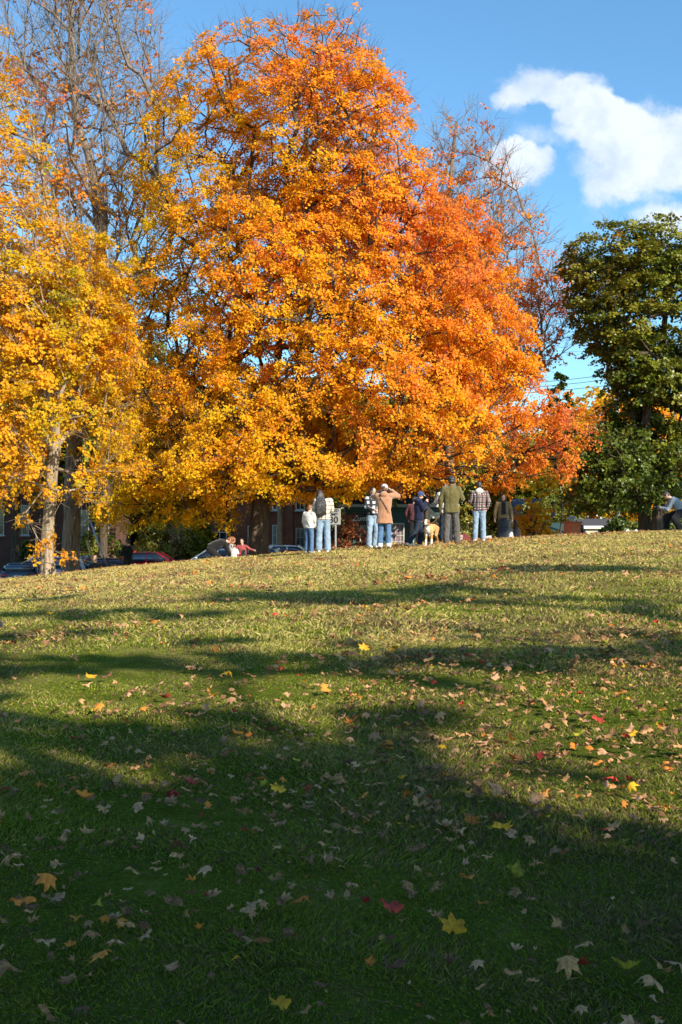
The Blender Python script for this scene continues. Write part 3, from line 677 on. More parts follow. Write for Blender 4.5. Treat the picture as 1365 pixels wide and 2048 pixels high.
names = list(LC); wts = np.array([.38, .25, .26, .065, .02, .015, .01])
cl = Field(31, .9)
cand = []
for (ya, yb, den) in ((2.6, 6, 135), (6, 10, 125), (10, 18, 75), (18, 37, 40)):
    wm = .3 * yb + 3.2; n = int(den * 2 * wm * (yb - ya)); x = r.uniform(-wm, wm, n); y = r.uniform(ya, yb, n)
    Q = np.stack([x, y, 0 * x], -1); pr = np.clip(.32 + .42 * cl(Q) + .25 * cl(Q * 3.1) + .1 + np.where(y < 6, .30, 0) + np.where((x > 0) & (y > 5) & (y < 9.5), .55, 0) - np.where((x < 0) & (y > 11), .15, 0), .06, 1)
    k = r.random(n) < pr; cand += list(zip(x[k], y[k]))
cand = [c + (float(np.clip(r.normal(.047, .022), .018, .095)),) for c in cand if abs(c[0]) < .3 * c[1] + 3.2]; cand.sort(key=lambda c: c[1] / c[2])
inv = [c for c in cand if abs(c[0]) < .3 * c[1] + .05]; chosen = set(inv[:276])
def leaf_label(k_, s_, tx, ty, x, y, rz=0):
    px, py = pxy(x, y); sz = 'tiny' if s_ < .045 else 'small' if s_ < .065 else 'medium' if s_ < .085 else 'large'
    ps = 'steeply tilted' if abs(tx) + abs(ty) > .8 else 'tilted' if abs(tx) + abs(ty) > .4 else 'flat'
    col_ = ['at the left edge', 'left of centre', 'at the centre', 'right of centre', 'at the right edge'][int(np.clip(px / 273, 0, 4))]
    row_ = 'at the very bottom' if py > 1950 else 'low in the foreground' if py > 1850 else 'in the foreground shade' if py > 1740 else 'in the upper foreground shade' if py > 1650 else 'near the edge of the deep shade' if py > 1560 else 'in the sunlit band' if px > 800 else 'in the middle shade'
    dr = ['facing away', 'facing left', 'facing forward', 'facing right'][int((rz % 6.2832) / 1.5708) % 4]
    return ('%s %s %s leaf %s %s %s' % (sz, ps.replace('steeply tilted', 'upright'), k_, dr, row_, col_)).replace('in the upper foreground shade', 'in the upper shade').replace('near the edge of the deep shade', 'near the shade edge')
SV, SF, SCo = [], [], []; nv = 0; seen = {}
base_mesh = [(np.array([v.co[:] for v in me.vertices]), [tuple(p.vertices) for p in me.polygons]) for me in shapes]
for c in cand:
    k_ = names[r.choice(len(names), p=wts)]; si = int(r.integers(len(shapes))); s_ = c[2]; rz, tx, ty = r.uniform(0, 6.28), r.normal() * .25, r.normal() * .25
    if c in chosen: put_leaf(c[0], c[1], s_, k_, si, rz, tx, ty, leaf_label(k_, s_, tx, ty, c[0], c[1], rz), 'fallen maple leaves on the lawn'); seen.setdefault(COL.objects[-1]['label'], []).append((c[1], COL.objects[-1]))
    else:
        s_ *= 1.0 if c[1] < 9 else 1.25
        bv, bf = base_mesh[si]; M = np.array(Matrix.Rotation(rz, 3, 'Z') @ Matrix.Rotation(ty, 3, 'Y') @ Matrix.Rotation(tx, 3, 'X'))
        v = bv * np.array([s_, s_ * r.uniform(.45, 1.0), s_ * r.uniform(.5, 1.1)]) @ M.T; v[:, 2] -= v[:, 2].min(); v += np.array([c[0], c[1], H(c[0], c[1]) + (.030 if c[1] < 9 else .038)])
        a = np.array(LC[k_][0]) * r.uniform(.55, 1.1); SV.append(v); SCo.append(np.repeat(a[None], len(v), 0))
        for f in bf: SF.append(tuple(i + nv for i in f))
        nv += len(v)
for lab_, os_ in seen.items():
    if len(os_) > 1:
        os_.sort(key=lambda q: q[0])
        for (yy_, o_), w_ in zip(os_, ['nearest', 'farther', 'still farther', 'farthest'] if len(os_) > 2 else ['nearer', 'farther']): o_['label'] = lab_ + ', ' + w_
tri = []
for f in SF:
    for i in range(1, len(f) - 1): tri.append((f[0], f[i], f[i + 1]))
so_ = mesh_np('leaf_litter', np.concatenate(SV), np.array(tri), leaf_mat('litter_leaf', .2, .8, .08), col=np.concatenate(SCo))
tag(so_, 'tan, brown and orange maple leaves scattered over the rest of the lawn', 'leaves', kind='stuff')
# ------------------------------------------------------------ buildings
def brick_mat(name, c1, c2, mortar, scale=4.0):
    m = bpy.data.materials.new(name); m.use_nodes = True; t = NT(m.node_tree); p = m.node_tree.nodes['Principled BSDF']
    tcn = t.n('ShaderNodeTexCoord'); sp = t.n('ShaderNodeSeparateXYZ'); t.l(tcn.outputs['Object'], sp.inputs[0])
    cb = t.n('ShaderNodeCombineXYZ'); t.l(t.m('ADD', sp.outputs[0], sp.outputs[1]), cb.inputs[0]); t.l(sp.outputs[2], cb.inputs[1])
    b = t.n('ShaderNodeTexBrick'); t.l(cb.outputs[0], b.inputs['Vector']); b.inputs['Scale'].default_value = scale
    b.inputs['Color1'].default_value = c1 + (1,); b.inputs['Color2'].default_value = c2 + (1,); b.inputs['Mortar'].default_value = mortar + (1,)
    b.inputs['Mortar Size'].default_value = .012; b.inputs['Brick Width'].default_value = .9; b.inputs['Row Height'].default_value = .28
    n_ = t.noise(tcn.outputs['Object'], 1.2, 5); c = t.mix(.7, b.outputs[0], t.ramp(n_, [(.3, (.6, .6, .6)), (.7, (1.2, 1.2, 1.2))]), 'MULTIPLY')
    t.l(c, p.inputs['Base Color']); p.inputs['Roughness'].default_value = .9; return m
BRICK = brick_mat('red_brick', (.30, .10, .05), (.22, .07, .04), (.26, .20, .16)); BRICK_D = brick_mat('dark_brick', (.12, .045, .03), (.085, .035, .025), (.12, .10, .085))
WHITE = mat('white_trim', (.72, .70, .64), .6, var=.08); GREYW = mat('grey_trim', (.42, .43, .42), .7, var=.1); ROOF = mat('slate_roof', (.055, .06, .075), .8, var=.3, vscale=14, bump=.5, bscale=30)
CREAM = mat('cream_siding', (.52, .47, .38), .8, var=.1)
GLASS = mat('dark_window_glass', (.03, .035, .04), .08, var=.5, vscale=2, spec=.8); CURT = mat('pale_blind', (.30, .30, .27), .7, var=.3, vscale=5)
PANE_P = mat('mauve_pane', (.19, .14, .15), .25, var=.25, vscale=3)
def siding_mat(name, c, pitch=.16):
    m = bpy.data.materials.new(name); m.use_nodes = True; t = NT(m.node_tree); p = m.node_tree.nodes['Principled BSDF']
    tcn = t.n('ShaderNodeTexCoord'); sp = t.n('ShaderNodeSeparateXYZ'); t.l(tcn.outputs['Object'], sp.inputs[0])
    f = t.m('FRACT', t.m('DIVIDE', sp.outputs[2], pitch)); n_ = t.noise(tcn.outputs['Object'], 3, 5)
    cc = t.mix(t.m('LESS_THAN', f, .12), c, tuple(v * .45 for v in c)); cc = t.mix(.5, cc, t.ramp(n_, [(.3, (.7, .7, .7)), (.7, (1.2, 1.2, 1.2))]), 'MULTIPLY')
    t.l(cc, p.inputs['Base Color']); p.inputs['Roughness'].default_value = .7
    bp = t.n('ShaderNodeBump'); bp.inputs['Distance'].default_value = .02; t.l(f, bp.inputs['Height']); t.l(bp.outputs[0], p.inputs['Normal']); return m
GREEN_S = siding_mat('green_clapboard', (.035, .085, .075))

def window(par, x, z0, w, h, y, cols=2, rows=3, fm=WHITE, gm=GLASS, sill=True):
    bm = bmesh.new(); f = .06
    for s in (-1, 1): bx(bm, (x + s * (w / 2 - f / 2), y - .03, z0 + h / 2), (f, .07, h))
    for zz in (z0 + f / 2, z0 + h - f / 2): bx(bm, (x, y - .03, zz), (w - 2 * f - .002, .068, f))
    for i in range(1, cols): bx(bm, (x - w / 2 + w * i / cols, y - .028, z0 + h / 2), (.045 if cols == 2 else .03, .05, h - 2 * f - .002))
    for j in range(1, rows): bx(bm, (x, y - .026, z0 + h * j / rows), (w - 2 * f - .002, .04, .03))
    fr = mesh_bm('window', bm, fm, par)
    box_obj('pane', (x, y - .008, z0 + h / 2), (w - .05, .012, h - .05), gm, fr)
    if sill: box_obj('sill', (x, y - .06, z0 - .045), (w + .16, .16, .08), fm, fr)
    return fr

def house(name, label, px0, px1, Y, depth, h, wm, roofh, rm, wins, cat='building', overhang=.35, zb=None, trim=WHITE, gable=False):
    x0, x1 = at(px0, Y), at(px1, Y); cx = (x0 + x1) / 2; w = x1 - x0; z = (min(H(x0, Y), H(x1, Y)) - .3) if zb is None else zb
    root = empty(name, (cx, Y, z), 0, label, cat)
    box_obj('wall', (0, depth / 2, h / 2), (w, depth, h), wm, root)
    bm = bmesh.new(); a = w / 2 + overhang; d0, d1 = -overhang, depth + overhang
    if gable: q = [(-a, d0, h), (a, d0, h), (a, d1, h), (-a, d1, h), (0, d0, h + roofh), (0, d1, h + roofh)]; fs = [(0, 1, 4), (1, 2, 5, 4), (2, 3, 5), (3, 0, 4, 5), (3, 2, 1, 0)]
    else: q = [(-a, d0, h), (a, d0, h), (a, d1, h), (-a, d1, h), (-a, depth / 2, h + roofh), (a, depth / 2, h + roofh)]; fs = [(0, 1, 5, 4), (2, 3, 4, 5), (1, 2, 5), (3, 0, 4), (3, 2, 1, 0)]
    vs = [bm.verts.new(v) for v in q]
    for f in fs: bm.faces.new([vs[i] for i in f])
    rf = mesh_bm('roof', bm, rm, root)
    box_obj('fascia', (0, d0 - .02, h - .06), (2 * a, .05, .16), trim, rf)
    for (wx, wz0, ww, wh, cols, rows, fm, gm_) in wins:   # window centre in photo px, bottom z in photo px
        X_ = at(wx, Y) - cx; Z0 = EYE + (HOR - wz0) * Y / F - z
        window(root, X_, Z0, ww, wh, 0, cols, rows, fm, gm_)
    return root, z, cx
YA = 70
A, za, cxa = house('brick_house', 'red brick house with tall white framed windows behind the orange maple trunk', 395, 645, YA, 9, 6.4, BRICK, 2.6, ROOF,
      [(554, 1110, .56, 1.85, 2, 3, WHITE, CURT), (601, 1112, .56, 1.72, 2, 3, GREYW, GLASS), (505, 1110, .56, 1.8, 2, 3, WHITE, GLASS), (440, 1106, .9, 1.3, 2, 2, WHITE, GLASS), (554, 1020, .56, 1.3, 2, 2, WHITE, GLASS), (601, 1020, .56, 1.3, 2, 2, WHITE, GLASS), (440, 1010, .9, 1.3, 2, 2, WHITE, GLASS)])
for i, px in enumerate((576, 583, 530, 620)): box_obj('pilaster', (at(px, YA) - cxa, -.07, 3.0), (.22, .14, 6.0), BRICK, A)
YB2 = 72
B_, zb_, cxb = house('brick_building', 'dark brick building with deep windows behind the yellow maple at the left', -260, 232, YB2, 12, 8.0, BRICK_D, 2.0, ROOF,
      [(45, 1070, .9, 1.9, 2, 3, GREYW, GLASS), (-5, 1070, .9, 1.9, 2, 3, GREYW, GLASS), (165, 1080, .9, 1.9, 2, 2, GREYW, GLASS), (205, 1080, .9, 1.9, 2, 2, GREYW, GLASS), (45, 970, .9, 1.6, 2, 2, GREYW, GLASS), (-60, 1070, .9, 1.9, 2, 3, GREYW, GLASS), (-150, 1070, .9, 1.9, 2, 3, GREYW, GLASS), (115, 980, .9, 1.6, 2, 2, GREYW, GLASS)])
P_, zp_, _ = house('white_house', 'pale cream porch house showing between the red car and the brick house', 340, 392, 76, 6, 4.0, CREAM, 1.5, ROOF, [(372, 1092, .9, 1.1, 2, 2, WHITE, GLASS)])
YC = 62
C_, zc_, cxc = house('green_house', 'dark green clapboard building with a gridded garage window behind the people', 690, 905, YC, 7, 3.75, GREEN_S, 1.7, ROOF,
      [(796, 1096, .72, 1.36, 3, 4, GREYW, PANE_P), (735, 1085, .8, 1.0, 2, 2, GREYW, GLASS), (880, 1070, .8, 1.0, 2, 2, GREYW, GLASS)], trim=GREYW)
box_obj('corner_post', (at(825, YC) - cxc, -.05, 1.85), (.16, .10, 3.5), GREYW, C_)
house('grey_roof_house', 'small house with a blue grey slate roof and pale wall left of the brick pillar', 1048, 1132, 80, 7, 2.6, CREAM, 1.35, ROOF, [(1095, 1072, .7, .9, 2, 2, WHITE, GLASS)])
TEAL = mat('teal_metal_roof', (.03, .07, .07), .5, var=.2)
house('low_shed', 'low shed with a dark teal roof behind the brick pillar', 1102, 1168, 66, 4, 1.45, WHITE, .75, TEAL, [], cat='shed', overhang=.15)
house('white_garage', 'white garage partly hidden by the green tree on the right', 1172, 1246, 66, 5, 1.9, CREAM, .45, ROOF, [], cat='garage', overhang=.15)

# brick pillar with metal cap
xp = at(1145, 44.0); zp = H(xp, 44.0)
PBRICK = brick_mat('bright_brick', (.66, .20, .10), (.52, .15, .08), (.50, .30, .2), 8.0)
pr = empty('brick_pillar', (xp, 44, zp), R(24), 'short red brick pillar with a metal cap beyond the crest on the right', 'pillar')
hp = EYE + (HOR - 1047) * 44 / F - zp
box_obj('shaft', (0, 0, hp / 2), (.46, .46, hp), PBRICK, pr)
CORAL = mat('red_clay', (.45, .15, .09), .8, var=.15, bump=.3)
box_obj('coping', (0, 0, hp + .04), (.56, .56, .08), CORAL, pr, bevel=.01)
METAL = mat('galvanised_metal', (.45, .46, .48), .4, .7, var=.15); DARKM = mat('black_metal', (.03, .03, .032), .5)
bm = bmesh.new(); bmesh.ops.create_cone(bm, cap_ends=True, segments=20, radius1=.13, radius2=.13, depth=.12, matrix=Matrix.Translation((0, 0, hp + .14)))
bmesh.ops.create_cone(bm, cap_ends=True, segments=20, radius1=.19, radius2=.06, depth=.08, matrix=Matrix.Translation((0, 0, hp + .24)))
mesh_bm('cap', bm, METAL, pr)

# ------------------------------------------------------------ poles, wires, rails
def bar(bm, a, b, r_, n=8, r2=None):
    a, b = Vector(a), Vector(b); d = b - a; q = d.to_track_quat('Z', 'Y').to_matrix().to_4x4()
    bmesh.ops.create_cone(bm, cap_ends=True, segments=n, radius1=r_, radius2=r_ if r2 is None else r2, depth=d.length, matrix=Matrix.Translation((a + b) / 2) @ q)
WOODP = mat('weathered_wood', (.30, .27, .23), .9, var=.25, vscale=6, bump=.5)
def utility_pole(px, Y, h, label):
    x = at(px, Y); z = H(x, Y); root = empty('utility_pole', (x, Y, z), 0, label, 'pole')
    bm = bmesh.new(); bar(bm, (0, 0, -.3), (0, 0, h), .15, 14, .11); mesh_bm('post', bm, WOODP, root, True)
    box_obj('crossarm', (0, -.16, h - .5), (.12, .12, 1.8), WOODP, root, rot=Matrix.Rotation(R(90), 3, 'Y'))
    for s in (-.8, -.3, .3, .8):
        bm = bmesh.new(); bar(bm, (s, -.16, h - .44), (s, -.16, h - .30), .035); mesh_bm('insulator', bm, METAL, root)
    return x, z + h
p1 = utility_pole(1236, 63.5, 10.6, 'grey wooden utility pole standing in front of the green tree foliage on the right')
p2 = utility_pole(560, 64.5, 10.6, 'wooden utility pole hidden in the crown of the orange maple')
p3 = utility_pole(2100, 62.5, 10.6, 'wooden utility pole beyond the right edge, carrying the power lines on')
WIRE = mat('black_wire', (.02, .02, .02), .6)
def wire(a, b, sag, label):
    N = 40; P_ = np.array([np.array(a) * (1 - t_) + np.array(b) * t_ - np.array([0, 0, 4 * sag * t_ * (1 - t_)]) for t_ in np.linspace(0, 1, N)])
    v, f = tubes(P_[:-1], P_[1:], np.full(N - 1, .016), np.full(N - 1, .016), 5); o = mesh_np('power_line', v, f, WIRE); tag(o, label, 'wire', 'power lines between the poles')
lv = [('topmost', 9.95, -.8), ('second', 9.75, -.3), ('third', 9.5, .3), ('fourth, thicker', 7.9, 0), ('lowest', 7.65, .05)]
for nm_, zz, dx in lv:
    z1, z2, z3 = zz + H(p1[0], 62), zz + H(p2[0], 62) + .55, zz + H(p3[0], 62)
    wire((p2[0] + dx, 64.3, z2), (p1[0] + dx, 63.3, z1), .5, nm_ + ' power line crossing the gap of sky between the orange and green trees')
    wire((p1[0] + dx, 63.3, z1), (p3[0] + dx, 62.3, z3), .5, nm_ + ' power line running on behind the green tree')
YEL = mat('yellow_guard', (.50, .40, .08), .6)
for (a, b, m_, lab, rr) in (((174, 1080), (196, 1150), YEL, 'leaning yellow guy wire guard right of the broad dark trunk', .055), ((180, 1040), (222, 1150), METAL, 'leaning thin grey rod behind the yellow guard', .03)):
    A_, B__ = PT(a[0], a[1], 45), PT(b[0], b[1], 45); bm = bmesh.new(); o0 = Vector(B__)
    bar(bm, Vector(A_) - o0, (0, 0, 0), rr); bar(bm, (0, 0, 0), (Vector(B__) - Vector(A_)) * .25, rr * .6); o = mesh_bm('leaning_pole', bm, m_, None, True); o.location = o0; tag(o, lab, 'pole')

# stair rail behind the dog
YR = 50; a, b = Vector(PT(853, 1013, YR)), Vector(PT(892, 1052, YR)); zr_ = H(a.x, YR)
root = empty('stair_rail', (a.x, YR, zr_), 0, 'white sloping stair rail behind the brown and white dog', 'railing'); o0 = Vector((a.x, YR, zr_))
bm = bmesh.new(); d = b - a; M_ = Matrix.Rotation(-math.atan2(d.z, d.x), 3, 'Y'); bx(bm, (a + b) / 2 - o0, (d.length, .06, .14), M_); mesh_bm('handrail', bm, WHITE, root)
for P0_ in (a + d * .15, b): box_obj('post', (P0_.x - o0.x, .05, (P0_.z - zr_) / 2), (.09, .09, P0_.z - zr_ - .03), WHITE, root)
bm = bmesh.new(); bx(bm, (a + b) / 2 - o0 - Vector((0, 0, .75)), (d.length, .05, .1), M_); mesh_bm('lower_rail', bm, GREYW, root)

# ------------------------------------------------------------ signs
def text_mesh(name, body, size, m, parent, loc, bold=0.0, shear=0.0, rx=90, thick=.006, align='CENTER'):
    c = bpy.data.curves.new(name, 'FONT'); c.body = body; c.size = size; c.align_x = align; c.align_y = 'CENTER'; c.extrude = thick; c.offset = bold; c.shear = shear
    o = bpy.data.objects.new(name, c); COL.objects.link(o); bpy.context.view_layer.update()
    me = bpy.data.meshes.new_from_object(o.evaluated_get(bpy.context.evaluated_depsgraph_get())); bpy.data.objects.remove(o); me.materials.clear(); me.materials.append(m)
    o = link(name, me, parent); o.location = loc; o.rotation_euler = (R(rx), 0, 0); return o
BLACK = mat('black_paint', (.015, .015, .016), .5); SIGNW = mat('sign_grey_white', (.24, .235, .215), .7, var=.06)
# speed limit sign
YS_ = 34.2; x = at(668, YS_); z = H(x, YS_); s_ = YS_ / F
root = empty('speed_limit_sign', (x, YS_, z), 0, 'pale speed limit sign on a perforated steel post beside the woman in the checked jacket', 'sign')
zt = EYE + (HOR - 1017) * s_; zb = EYE + (HOR - 1049) * s_; cz = (zt + zb) / 2 - z; hh = zt - zb
box_obj('panel', (0, 0, cz), (.42, .012, hh), SIGNW, root, bevel=.003)
text_mesh('lettering', "SPEED\nLIMIT", .115, BLACK, root, (0, -.012, cz + hh * .25), .002); text_mesh('number', "30", .27, BLACK, root, (.0, -.012, cz - hh * .22), .006)
box_obj('post', (.06, .03, (zt - z) / 2 - .1), (.05, .03, zt - z), METAL, root)
# maroon arched sign
YM = 40.5; xm = at(925, YM); zm = H(xm, YM); sm = YM / F
MAR = mat('maroon_board', (.16, .03, .03), .5, var=.15); GOLD = mat('gold_letter', (.52, .38, .15), .5); SHW = mat('shield_cream', (.42, .34, .32), .6)
zt, zbm = EYE + (HOR - 1066) * sm, EYE + (HOR - 1096) * sm
root = empty('arched_sign', (xm, YM, zm), 0, 'maroon arched sign with a cream shield and gold lettering behind the man with the dog', 'sign')
def slab(name, outline, th, m, parent, loc):
    bm = bmesh.new(); vs = [bm.verts.new((p[0], 0, p[1])) for p in outline]; f = bm.faces.new(vs); e = bmesh.ops.extrude_face_region(bm, geom=[f])
    for v in [g_ for g_ in e['geom'] if isinstance(g_, bmesh.types.BMVert)]: v.co.y += th
    o = mesh_bm(name, bm, m, parent); o.location = loc; return o
wM = 34 * sm; hM = zt - zbm
arch = [(-wM / 2, -.3), (wM / 2, -.3)] + [(wM / 2 * math.cos(a), hM * .5 + hM * .5 * math.sin(a)) for a in np.linspace(0, math.pi, 20)]
slab('board', arch, .06, MAR, root, (0, 0, zbm - zm))
sh = [(0, -.13), (.06, -.07), (.085, .02), (.085, .12), (-.085, .12), (-.085, .02), (-.06, -.07)]
shd = slab('shield', [(a * 1.1, b * 1.1) for a, b in sh], .012, SHW, root, (-.08, -.014, zbm - zm + hM * .62)); box_obj('cross', (0, -.006, .02), (.02, .01, .2), MAR, shd); box_obj('cross_bar', (0, -.0085, .05), (.15, .006, .018), MAR, shd)
text_mesh('lettering', "Merry", .20, GOLD, root, (.08, -.014, zbm - zm + hM * .24), .003)
# white sign with a six pointed star
YW = 39.6; xw = at(968, YW); zw = H(xw, YW); sw = YW / F
root = empty('star_sign', (xw, YW, zw), 0, 'low white curved sign marked with a black six pointed star', 'sign'); WS = mat('sign_bluish_white', (.45, .45, .48), .5, var=.05)
zt, zbw = EYE + (HOR - 1071) * sw, EYE + (HOR - 1094) * sw; hw_ = zt - zbw
arch = [(-13 * sw, 0), (16 * sw, 0), (16 * sw, hw_)] + [(16 * sw - (29 * sw) * t_, hw_ * math.sqrt(max(0, 1 - (t_ ** 2.2)))) for t_ in np.linspace(.2, .98, 12)]
slab('board', arch, .05, WS, root, (0, 0, zbw - zw))
bm = bmesh.new(); cxs, czs, rs = 10 * sw, zbw - zw + hw_ * .55, .075
for k0 in (0, 60):
    P3 = [Vector((cxs + rs * math.sin(R(k0 + 120 * i)), -.008, czs + rs * math.cos(R(k0 + 120 * i)))) for i in range(3)]
    for i in range(3): bar(bm, P3[i], P3[(i + 1) % 3], .009, 6)
mesh_bm('star', bm, BLACK, root)
# dark board with white script on the green house front
sc_ = YC / F; zb0 = EYE + (HOR - 1050) * sc_; zb1 = EYE + (HOR - 1026) * sc_; BRN = mat('dark_brown_board', (.045, .032, .03), .7)
root = empty('shop_sign', (at(722, YC), YC - .12, H(at(722, YC), YC)), 0, 'dark brown shop board with white script lettering on the green building', 'sign'); hz = H(at(722, YC), YC)
box_obj('board', (0, 0, (zb0 + zb1) / 2 - hz), (58 * sc_, .05, zb1 - zb0), BRN, root)
text_mesh('lettering', "Zuma", .42, paint_w, root, (0, -.036, (zb0 + zb1) / 2 - hz + .03), .004, .35)

# ------------------------------------------------------------ cars
TYRE = mat('tyre_rubber', (.02, .02, .02), .8); RIM = mat('alloy_rim', (.45, .46, .48), .3, .8); CGL = mat('car_glass', (.035, .05, .07), .04, var=.3, vscale=1.5, spec=.9, coat=.6)
LAMP = mat('lamp_glass', (.6, .6, .6), .1, spec=.8, coat=1); TAIL = mat('tail_lamp', (.35, .01, .01), .15, coat=1); PLASTIC = mat('black_trim', (.02, .02, .022), .5)
PLATE = mat('number_plate', (.55, .56, .58), .5)
def sring(n, ex):
    th = np.linspace(0, 2 * np.pi, n, endpoint=False); c, s = np.cos(th), np.sin(th); return np.sign(c) * np.abs(c) ** ex, np.sign(s) * np.abs(s) ** ex
def rings_mesh(name, rings, m, parent, sub=1):
    rings = np.array(rings); k, n, _ = rings.shape; bm = bmesh.new(); vs = [[bm.verts.new(p) for p in rr] for rr in rings]
    for i in range(k - 1):
        for j in range(n): bm.faces.new((vs[i][j], vs[i][(j + 1) % n], vs[i + 1][(j + 1) % n], vs[i + 1][j]))
    bm.faces.new(vs[0]); bm.faces.new(vs[-1][::-1]); o = mesh_bm(name, bm, m, parent, True)
    if sub: q = o.modifiers.new('sub', 'SUBSURF'); q.levels = sub; q.render_levels = sub
    return o
def car(label, paint, px, Y, rz, kind='sedan', L=4.6, Wd=1.82, Ht=1.44, plate=True):
    x = at(px, Y); z = H(x, 50) + .008
    root = empty('parked_car', (x, Y, z), rz, label, 'car', 'cars parked along the road'); k = L / 4.6; kw = Wd / 1.8; suv = kind != 'sedan'; lift = .14 if suv else 0
    xs = np.array([-2.28, -2.2, -1.9, -1.3, -.6, .2, .9, 1.5, 2.0, 2.22, 2.3]) * k
    zt = np.array([.66, .92, .98, .97, .95, .93, .91, .85, .75, .64, .5]) + lift * 1.2; zb = np.array([.42, .30, .24, .22, .20, .20, .20, .22, .26, .32, .40]) + lift * .3
    if suv: zt[:2] += .05
    wd = np.array([.62, .79, .86, .89, .90, .90, .89, .87, .80, .68, .5]) * kw; c, s = sring(20, .55); rg = []
    for a, b, d_, e_ in zip(xs, zt, zb, wd): rg.append(np.stack([np.full(20, a), e_ * c, (b + d_) / 2 + (b - d_) / 2 * s], -1))
    rings_mesh('body', rg, paint, root)
    zz = [.86 + lift, 1.08 + lift, 1.27 + lift * 1.1, Ht - .07 + lift * .9, Ht + lift * .9 - .01]
    xr = [(-1.98, 1.12), (-1.66, .74), (-1.38, .42), (-1.16, .16), (-.85, -.15)] if not suv else [(-2.16, 1.12), (-2.08, .80), (-1.98, .52), (-1.85, .28), (-1.5, -.05)]
    ww = [.81, .77, .71, .63, .42]
    def gring(zv, a, b, w_, grow=0): c2, s2 = sring(24, .42); return np.stack([(a + b) / 2 * k + ((b - a) / 2 * k + grow) * c2, (w_ * kw + grow) * s2, np.full(24, zv)], -1)
    rings_mesh('glasshouse', [gring(zz[i], *xr[i], ww[i]) for i in range(5)], CGL, root, 1)
    i = 3; rings_mesh('roof', [gring(zz[2] + .075, xr[2][0] * .45 + xr[3][0] * .55, xr[2][1] * .45 + xr[3][1] * .55, .672, .012), gring(zz[3] + .01, *xr[3], ww[3], .012), gring(zz[4] + .012, *xr[4], ww[4], .01)], paint, root, 1)
    def pillar(xb, xt, wdt):
        for s2 in (-1, 1):
            bm = bmesh.new(); a = Vector((xb * k, s2 * (.80 * kw + .012), .88 + lift)); b = Vector((xt * k, s2 * (.645 * kw + .012), Ht - .05 + lift * .9)); m2 = a.lerp(b, .5) + Vector((0, s2 * .035, 0))
            for p_, q_ in ((a, m2), (m2, b)):
                d_ = q_ - p_; bx(bm, (p_ + q_) / 2, (wdt, .03, d_.length * 1.04), d_.to_track_quat('Z', 'X').to_matrix() if False else Matrix.Rotation(math.atan2(d_.x, d_.z), 3, 'Y'))
            mesh_bm('pillar', bm, paint, root)
    pillar(1.0, .18, .07); pillar(-.32, -.38, .06); pillar(-1.82 if not suv else -2.02, -1.15 if not suv else -1.75, .16)
    for sx in (-1.40, 1.42):
        for sy in (-1, 1):
            bm = bmesh.new(); bar(bm, (sx * k, sy * .70 * kw, .33), (sx * k, sy * .90 * kw, .33), .33, 24); wh = mesh_bm('wheel', bm, TYRE, root)
            bm = bmesh.new(); bar(bm, (sx * k, sy * .89 * kw, .33), (sx * k, sy * .915 * kw, .33), .21, 24); mesh_bm('rim', bm, RIM, wh)
            bm = bmesh.new(); bar(bm, (sx * k, sy * .68 * kw, .35), (sx * k, sy * .885 * kw, .35), .385, 24); mesh_bm('wheel_arch', bm, PLASTIC, root)
    for sy in (-1, 1):
        bm = bmesh.new(); bmesh.ops.create_uvsphere(bm, u_segments=12, v_segments=8, radius=1, matrix=Matrix.Translation((.72 * k, sy * .96 * kw, 1.0 + lift)) @ Matrix.Diagonal((.09, .12, .07, 1))); mesh_bm('mirror', bm, paint, root, True)
        bm = bmesh.new(); bmesh.ops.create_uvsphere(bm, u_segments=12, v_segments=8, radius=1, matrix=Matrix.Translation((2.12 * k, sy * .60 * kw, .68 + lift)) @ Matrix.Diagonal((.14, .16, .075, 1))); mesh_bm('headlight', bm, LAMP, root, True)
        bm = bmesh.new(); bmesh.ops.create_uvsphere(bm, u_segments=12, v_segments=8, radius=1, matrix=Matrix.Translation((-2.16 * k, sy * .64 * kw, .80 + lift)) @ Matrix.Diagonal((.10, .17, .075, 1))); mesh_bm('tail_light', bm, TAIL, root, True)
        for dx in (.25, -.85): box_obj('door_handle', (dx * k, sy * .905 * kw, .82 + lift), (.16, .03, .03), paint, root, bevel=.006)
        box_obj('side_trim', (-.1 * k, sy * .902 * kw, .36 + lift * .3), (2.2 * k, .02, .06), PLASTIC, root)
    if plate: box_obj('number_plate', (-2.3 * k, 0, .74 + lift), (.02, .34, .16), PLATE, root)
    return root
def paintm(n, c): return mat(n, c, .25, .3, var=.06, spec=.6, coat=1.0)
RED = paintm('red_paint', (.55, .015, .03)); SILV = paintm('silver_paint', (.50, .52, .56)); WHP = paintm('white_car_paint', (.84, .85, .87)); SB = paintm('silver_blue_paint', (.38, .46, .58)); BLK = paintm('black_car_paint', (.02, .022, .028)); MRN = paintm('maroon_paint', (.12, .012, .025)); NVY = paintm('navy_paint', (.03, .05, .10))
car('glossy red sedan parked side on beyond the crest, right of the man in black', RED, 312, 58.8, 0)
car('maroon sedan parked behind the man in black', MRN, 232, 51.0, R(8), Ht=1.38, L=4.4)
car('small dark blue car parked behind the yellow leaning guard', NVY, 178, 56.8, R(-20), L=3.9)
car('pale silver sedan parked behind the seated group on the grass', WHP, 425, 58.6, R(180), Ht=1.46)
car('white hatchback parked behind the boy in the red shirt', WHP, 486, 50.6, R(180), 'suv', L=4.0, Ht=1.40)
car('white car almost hidden by the trunk of the orange maple', WHP, 590, 58.6, 0)
car('silver blue sedan parked side on behind the pale trunk at the left', SB, 85, 50.8, R(180), 'suv', L=4.7, Ht=1.50)
car('black hatchback seen from the back with a pale number plate at the left edge', BLK, 50, 47.4, R(97), 'suv', L=3.4, Wd=1.62, Ht=1.14)
